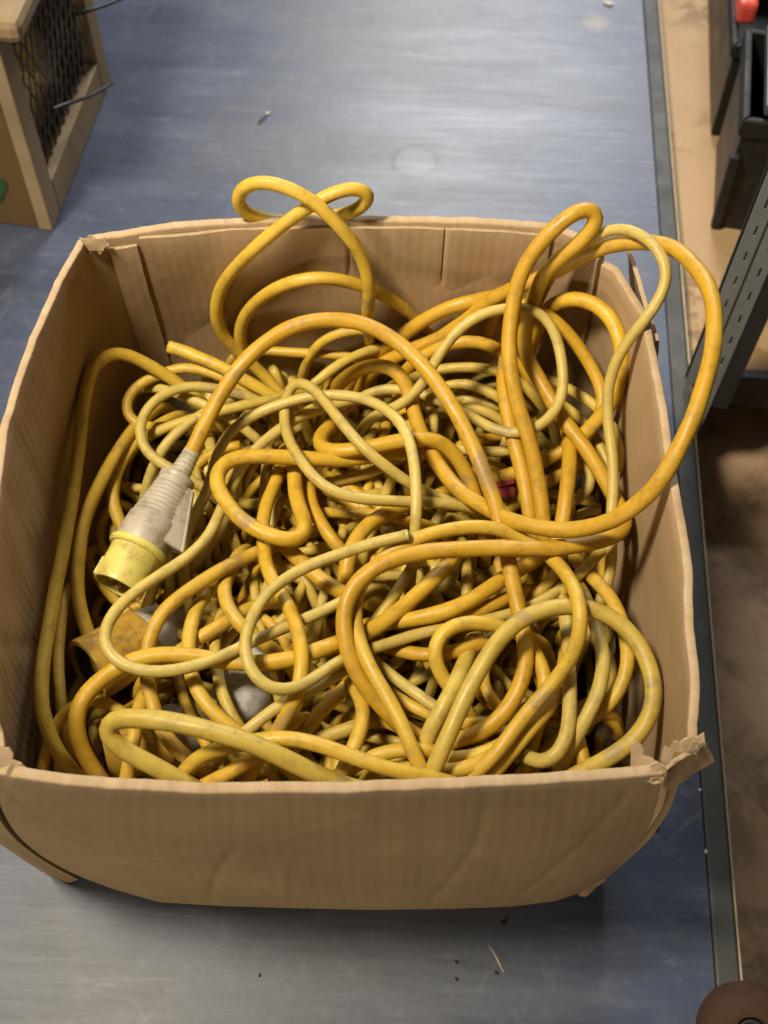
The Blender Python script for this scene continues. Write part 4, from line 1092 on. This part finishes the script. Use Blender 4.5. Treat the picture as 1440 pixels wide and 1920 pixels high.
# ------------------------------------------------------------------ black crates on the upper board
def crate(label, c_near, c_far, depth_right, h, flare, lip, mats):
    """tub with tapered walls: near-left corner, far-left corner on the board"""
    a = np.asarray(c_near); b = np.asarray(c_far); al = unit(b - a); rt = np.array([al[1], -al[0], 0])
    if rt[0] < 0: rt = -rt
    Lc = np.linalg.norm(b - a)
    e = empty('storage_crate', tuple(a + al * Lc / 2 + rt * depth_right / 2), label, 'crate', 'black crates on the upper board')
    def ring(z, o): return [a - al * o - rt * o + [0, 0, z], a - al * o + rt * (depth_right + o) + [0, 0, z], b + al * o + rt * (depth_right + o) + [0, 0, z], b + al * o - rt * o + [0, 0, z]]
    names = ('front_wall', 'right_wall', 'back_wall', 'left_wall')
    lo, hi = ring(0.0, 0), ring(h, flare); li, hi2 = ring(0.0, -0.004), ring(h, flare - 0.004)
    for i in range(4):
        j = (i + 1) % 4
        v, f = box_mesh([lo[i], lo[j], li[j], li[i], hi[i], hi[j], hi2[j], hi2[i]])
        o = mesh_obj('crate_wall', v, f, mats[1] if i == 3 else mats[0], e, False); bevel(o, 0.003, 3)
    o = mesh_obj('crate_base', *box_mesh([p + [0, 0, 0.0005] for p in ring(0.002, -0.0045)] + ring(0.006, -0.0045)), mats[0], e, False)
    # rolled lip
    r0, r1, r2, r3 = ring(h - lip, flare + 0.001), ring(h - lip, flare + 0.0045), ring(h + 0.003, flare + 0.0045), ring(h + 0.003, flare - 0.005)
    for i in range(4):
        j = (i + 1) % 4
        r0b = ring(h - lip, flare - 0.0005)
        v, f = box_mesh([r1[i], r1[j], r0b[j], r0b[i], r2[i], r2[j], r3[j], r3[i]])
        o = mesh_obj('rim_lip', v, f, mats[2] if len(mats) > 2 else mats[0], e, False); bevel(o, 0.003, 3)
    return e, a, b, al, rt
M_BLACKL = plain('worn_black_crate_rim', (0.075, 0.078, 0.080), 0.38, 0.25, 16, 0.05, 0.5)
e1, a, b, al, rt = crate('black plastic crate nearer the slotted upright', at(1336, 424, ZB + 0.001), at(1343, 275, ZB + 0.001), 0.32, 0.178, 0.006, 0.022, (M_BLACK, M_BLACKLIT, M_BLACK))
obox('crate_lid', a - al * 0.002 + rt * 0.012 + [0, 0, 0.182], al * 0.155, rt * 0.29, (0, 0, 0.016), M_BLACKL, e1, 0.004)
obox('corner_rib', a + al * -0.006 - rt * 0.003 + [0, 0, 0.001], al * 0.012, rt * 0.012, (-0.010, -0.012, 0.13), M_BLACK, e1, 0.002)
e2, a, b, al, rt = crate('black plastic crate with a red strip along its edge standing behind the nearer crate', at(1332, 254, ZB + 0.001), at(1326, -60, ZB + 0.001), 0.30, 0.150, 0.006, 0.016, (M_BLACK, M_BLACKLIT, M_BLACK))
hh = np.array([0, 0, 0.215])
obox('red_tray', a + al * 0.03 - rt * 0.008 + [0, 0, 0.154], al * 0.26, rt * 0.024, (0, 0, 0.030), M_REDP, e2, 0.006)

# ------------------------------------------------------------------ wooden crate with wire front, top left
q0 = at(100, 434, 0.001); q1 = at(208, 150, 0.001)
al = unit(q1 - q0); lt = np.array([-al[1], al[0], 0])
if lt[0] > 0: lt = -lt
Lw = np.linalg.norm(q1 - q0); up = np.array([0, 0, 1.0]); HW = 0.285; SWD = 0.034; TD = 0.018
wc = empty('wooden_crate', tuple(q0 + al * Lw / 2 + lt * 0.15), 'pine crate with a wire mesh side and black cable ties', 'wooden crate')
obox('bottom_rail', q0 + al * SWD, al * (Lw - 2 * SWD), lt * TD, up * 0.054, M_PINE, wc, 0.002)
obox('stile', q0, al * SWD, lt * TD, up * HW, M_PINE, wc, 0.002)
obox('stile', q1 - al * SWD, al * SWD, lt * TD, up * HW, M_PINE, wc, 0.002)
obox('top_rail', q0 - al * 0.012 + up * (HW + 0.001) - lt * 0.034, al * (Lw + 0.02), lt * 0.070, up * 0.030, M_PINE, wc, 0.010)
obox('end_panel', q0 + lt * (TD + 0.001) + al * 0.003, al * 0.012, lt * 0.30, up * HW, M_PLY, wc, 0.001)
obox('end_panel', q1 + lt * (TD + 0.001) - al * 0.015, al * 0.012, lt * 0.30, up * HW, M_PLY, wc, 0.001)
obox('back_board', q0 + lt * 0.305 + al * 0.018, al * (Lw - 0.036), lt * 0.012, up * HW, M_PLY, wc, 0.001)
obox('floor_board', q0 + lt * (TD + 0.002) + al * 0.018 + up * 0.004, al * (Lw - 0.036), lt * 0.28, up * 0.010, M_PLY, wc, 0.001)
# green paint mark on the end panel
g0p = q0 + lt * 0.066 + al * 0.0012 + up * 0.062
grid = []
bm_v = [g0p + lt * (0.020 * math.cos(t) * (1 + 0.25 * math.sin(3 * t))) + up * (0.026 * math.sin(t) * (1 + 0.2 * math.cos(2 * t))) - al * 0.0 for t in np.linspace(0, 2 * math.pi, 26)[:-1]]
bm_b = [p + al * 0.0022 for p in bm_v]; n_ = len(bm_v)
mesh_obj('paint_patch', bm_v + bm_b, [tuple(range(n_))[::-1], tuple(range(n_, 2 * n_))] + [(i, (i + 1) % n_, n_ + (i + 1) % n_, n_ + i) for i in range(n_)], M_GREENP, wc, False)
# diamond wire mesh: wires in two slants, woven
mv, mf = [], []
m0 = q0 + al * (SWD - 0.004) + lt * 0.012 + up * 0.034; MLw = Lw - 2 * SWD + 0.008; MH = HW - 0.034
def wire(u0, v0, u1, v1, off):
    P = np.array([m0 + al * (u0 + (u1 - u0) * t) + up * (v0 + (v1 - v0) * t) + lt * (off + 0.0007 * math.sin(t * 40)) for t in np.linspace(0, 1, 24)])
    V, F, _ = tube_mesh(P, 0.0013, 5); o0 = len(mv)
    mv.extend(V); mf.extend([tuple(i + o0 for i in q) for q in F])
for sgn in (1, -1):
    u = -MH * 0.45
    while u < MLw + MH * 0.45:
        ua, ub = (u, u + MH * 0.45) if sgn > 0 else (u, u - MH * 0.45)
        # clip to the opening
        t0, t1 = 0.0, 1.0
        for lim, side in ((0, 1), (MLw, -1)):
            d0, d1 = side * (ua - lim), side * (ub - lim)
            if d0 < 0 and d1 < 0: t0 = 2
            elif d0 < 0: t0 = max(t0, d0 / (d0 - d1))
            elif d1 < 0: t1 = min(t1, d0 / (d0 - d1))
        if t1 - t0 > 0.03: wire(ua + (ub - ua) * t0, MH * t0, ua + (ub - ua) * t1, MH * t1, 0.0 if sgn > 0 else 0.0016)
        u += 0.019
o = mesh_obj('wire_mesh', mv, mf, M_MESH, wc, True); tag(o, kind='stuff')
# rolled dark cloth inside, seen behind the wire
cP = np.array([q0 + lt * 0.065 + al * (0.03 + 0.2 * t) + up * (0.225 - 0.02 * math.sin(t * 3)) for t in np.linspace(0, 1, 24)])
V, F, UV = tube_mesh(cP, 0.036 * (1 + 0.05 * np.sin(np.linspace(0, 14, 24))), 16)
o = mesh_obj('rolled_cloth', V, F, M_BOTTLE, None, True, UV); tag(o, 'dark green rolled cloth behind the wire mesh of the pine crate', 'cloth')
# cable tie tails poking out through the mesh
nf = -lt                                                 # outward normal of the wire side
def on_face(px, py, out):
    d = ray(px, py); t = (q0 + nf * out - C0).dot(nf) / d.dot(nf); return C0 + d * t
for pts in (((96, 206, -0.010), (128, 194, 0.004), (168, 180, 0.018), (211, 156, 0.034)), ((140, 27, -0.010), (168, 19, 0.006), (200, 9, 0.022), (236, -6, 0.040))):
    P = catmull([on_face(*p) for p in pts], 0.005)
    V, F, UV = tube_mesh(P, np.linspace(0.0026, 0.0019, len(P)), 8)
    mesh_obj('cable_tie', V, F, M_CABLEBLK, wc, True, UV)

# ------------------------------------------------------------------ rusty fitting, bottom right corner
Ra = at(1392, 1932, 0.0035); Ra = Ra + np.array([0, 0, 0.0])
rf = empty('rusty_fitting', tuple(Ra), 'rusty iron pipe fitting with a dark bore at the bench edge', 'pipe fitting')
ax = unit((-0.10, -0.25, 1.0))
lathe('flange', Ra, Ra + ax, [(0.0, 0.0), (0.0, 0.034), (0.004, 0.0405), (0.020, 0.0420), (0.030, 0.0395), (0.038, 0.031), (0.041, 0.022), (0.040, 0.0145), (0.022, 0.013), (0.022, 0.0)], M_RUST, rf, 48)
lathe('bore_collar', Ra + ax * 0.030, Ra + ax, [(0.0, 0.0128), (0.011, 0.0128), (0.013, 0.0115), (0.011, 0.0095), (0.0, 0.0095)], M_STEELD, rf, 24)
for dx, dy, s_ in ((0.040, 0.012, 0.013), (0.046, 0.036, 0.012), (0.052, -0.008, 0.014)):
    c = Ra + [dx, dy, 0.018]
    lathe('bolt', c, c + unit((0.5, 0.3, 0.6)), [(0, 0), (0, s_ * 0.8), (s_ * 0.7, s_ * 0.8), (s_ * 0.72, s_ * 0.45), (s_ * 1.9, s_ * 0.45), (s_ * 2.0, 0)], M_RUST, rf, 6)

# ------------------------------------------------------------------ litter on the bench
def crumb(label, cat, px, py, z, sx, sy, sz, mat, rot, name, group=None, n=14):
    c = at(px, py, z); V = []; rng = random.Random(px * 7 + py)
    bm = bmesh.new(); bmesh.ops.create_icosphere(bm, subdivisions=2, radius=1.0)
    R = Matrix.Rotation(rot, 3, 'Z')
    for v in bm.verts:
        k_ = 1 + 0.35 * noise.noise(v.co * 1.7 + Vector((px, py, 0)))
        q = R @ Vector((v.co.x * sx * k_, v.co.y * sy * k_, v.co.z * sz * k_)); v.co = q
    me = bpy.data.meshes.new(name); bm.to_mesh(me); bm.free(); me.materials.append(mat)
    o = bpy.data.objects.new(name, me); COL.objects.link(o); o.location = tuple(c + [0, 0, sz * 0.85])
    return tag(o, label, cat, group)
crumb('torn white paper scrap on the far bench edge', 'paper scrap', 1140, 8, 0, 0.0075, 0.0045, 0.0022, M_PAPER, -0.4, 'paper_scrap')
crumb('tiny pale wood chip on the bench above the yellow figure-eight', 'wood chip', 503, 214, 0, 0.0036, 0.0020, 0.0016, M_PAPER, 0.6, 'wood_chip')
P = catmull([at(484, 230, 0.002), at(492, 223, 0.003), at(500, 217, 0.003)], 0.003)
V, F, UV = tube_mesh(P, 0.0010, 6); tag(mesh_obj('splinter', V, F, M_SPECK, None, True, UV), 'dark little splinter touching the pale wood chip', 'splinter')
P = catmull([at(916, 1772, 0.0015), at(928, 1790, 0.0022), at(946, 1826, 0.0015)], 0.003)
V, F, UV = tube_mesh(P, np.interp(np.linspace(0, 1, len(P)), [0, .6, 1], [0.0004, 0.0011, 0.0003]), 6); tag(mesh_obj('straw', V, F, M_STRAW, None, True, UV), 'thin dry straw on the bench in front of the box', 'straw')
for lb, px, py, s_ in (('largest dark grit speck just below the front of the box', 943, 1731, 0.0026), ('dark grit speck left of the straw, upper of the pair', 856, 1804, 0.0021),
                       ('dark grit speck left of the straw, lower of the pair', 856, 1836, 0.0019), ('dark grit speck at the lower end of the straw', 931, 1824, 0.0019),
                       ('dark grit speck between the box and the steel strip', 1232, 1553, 0.0026), ('faint grit speck far left of the straw on the bare bench', 487, 1829, 0.0016)):
    crumb(lb, 'grit speck', px, py, 0, s_, s_ * 0.7, s_ * 0.5, M_SPECK, px * 0.3, 'grit_speck', 'grit on the bench')
for lb, px, py, s_ in (('white paint fleck on the bench by the torn corner', 1312, 1481, 0.0016), ('white paint fleck lower down beside the steel strip', 1324, 1597, 0.0020)):
    crumb(lb, 'paint fleck', px, py, 0, s_, s_ * 0.8, s_ * 0.4, M_PAPER, px * 0.3, 'paint_fleck', 'white paint flecks on the bench')
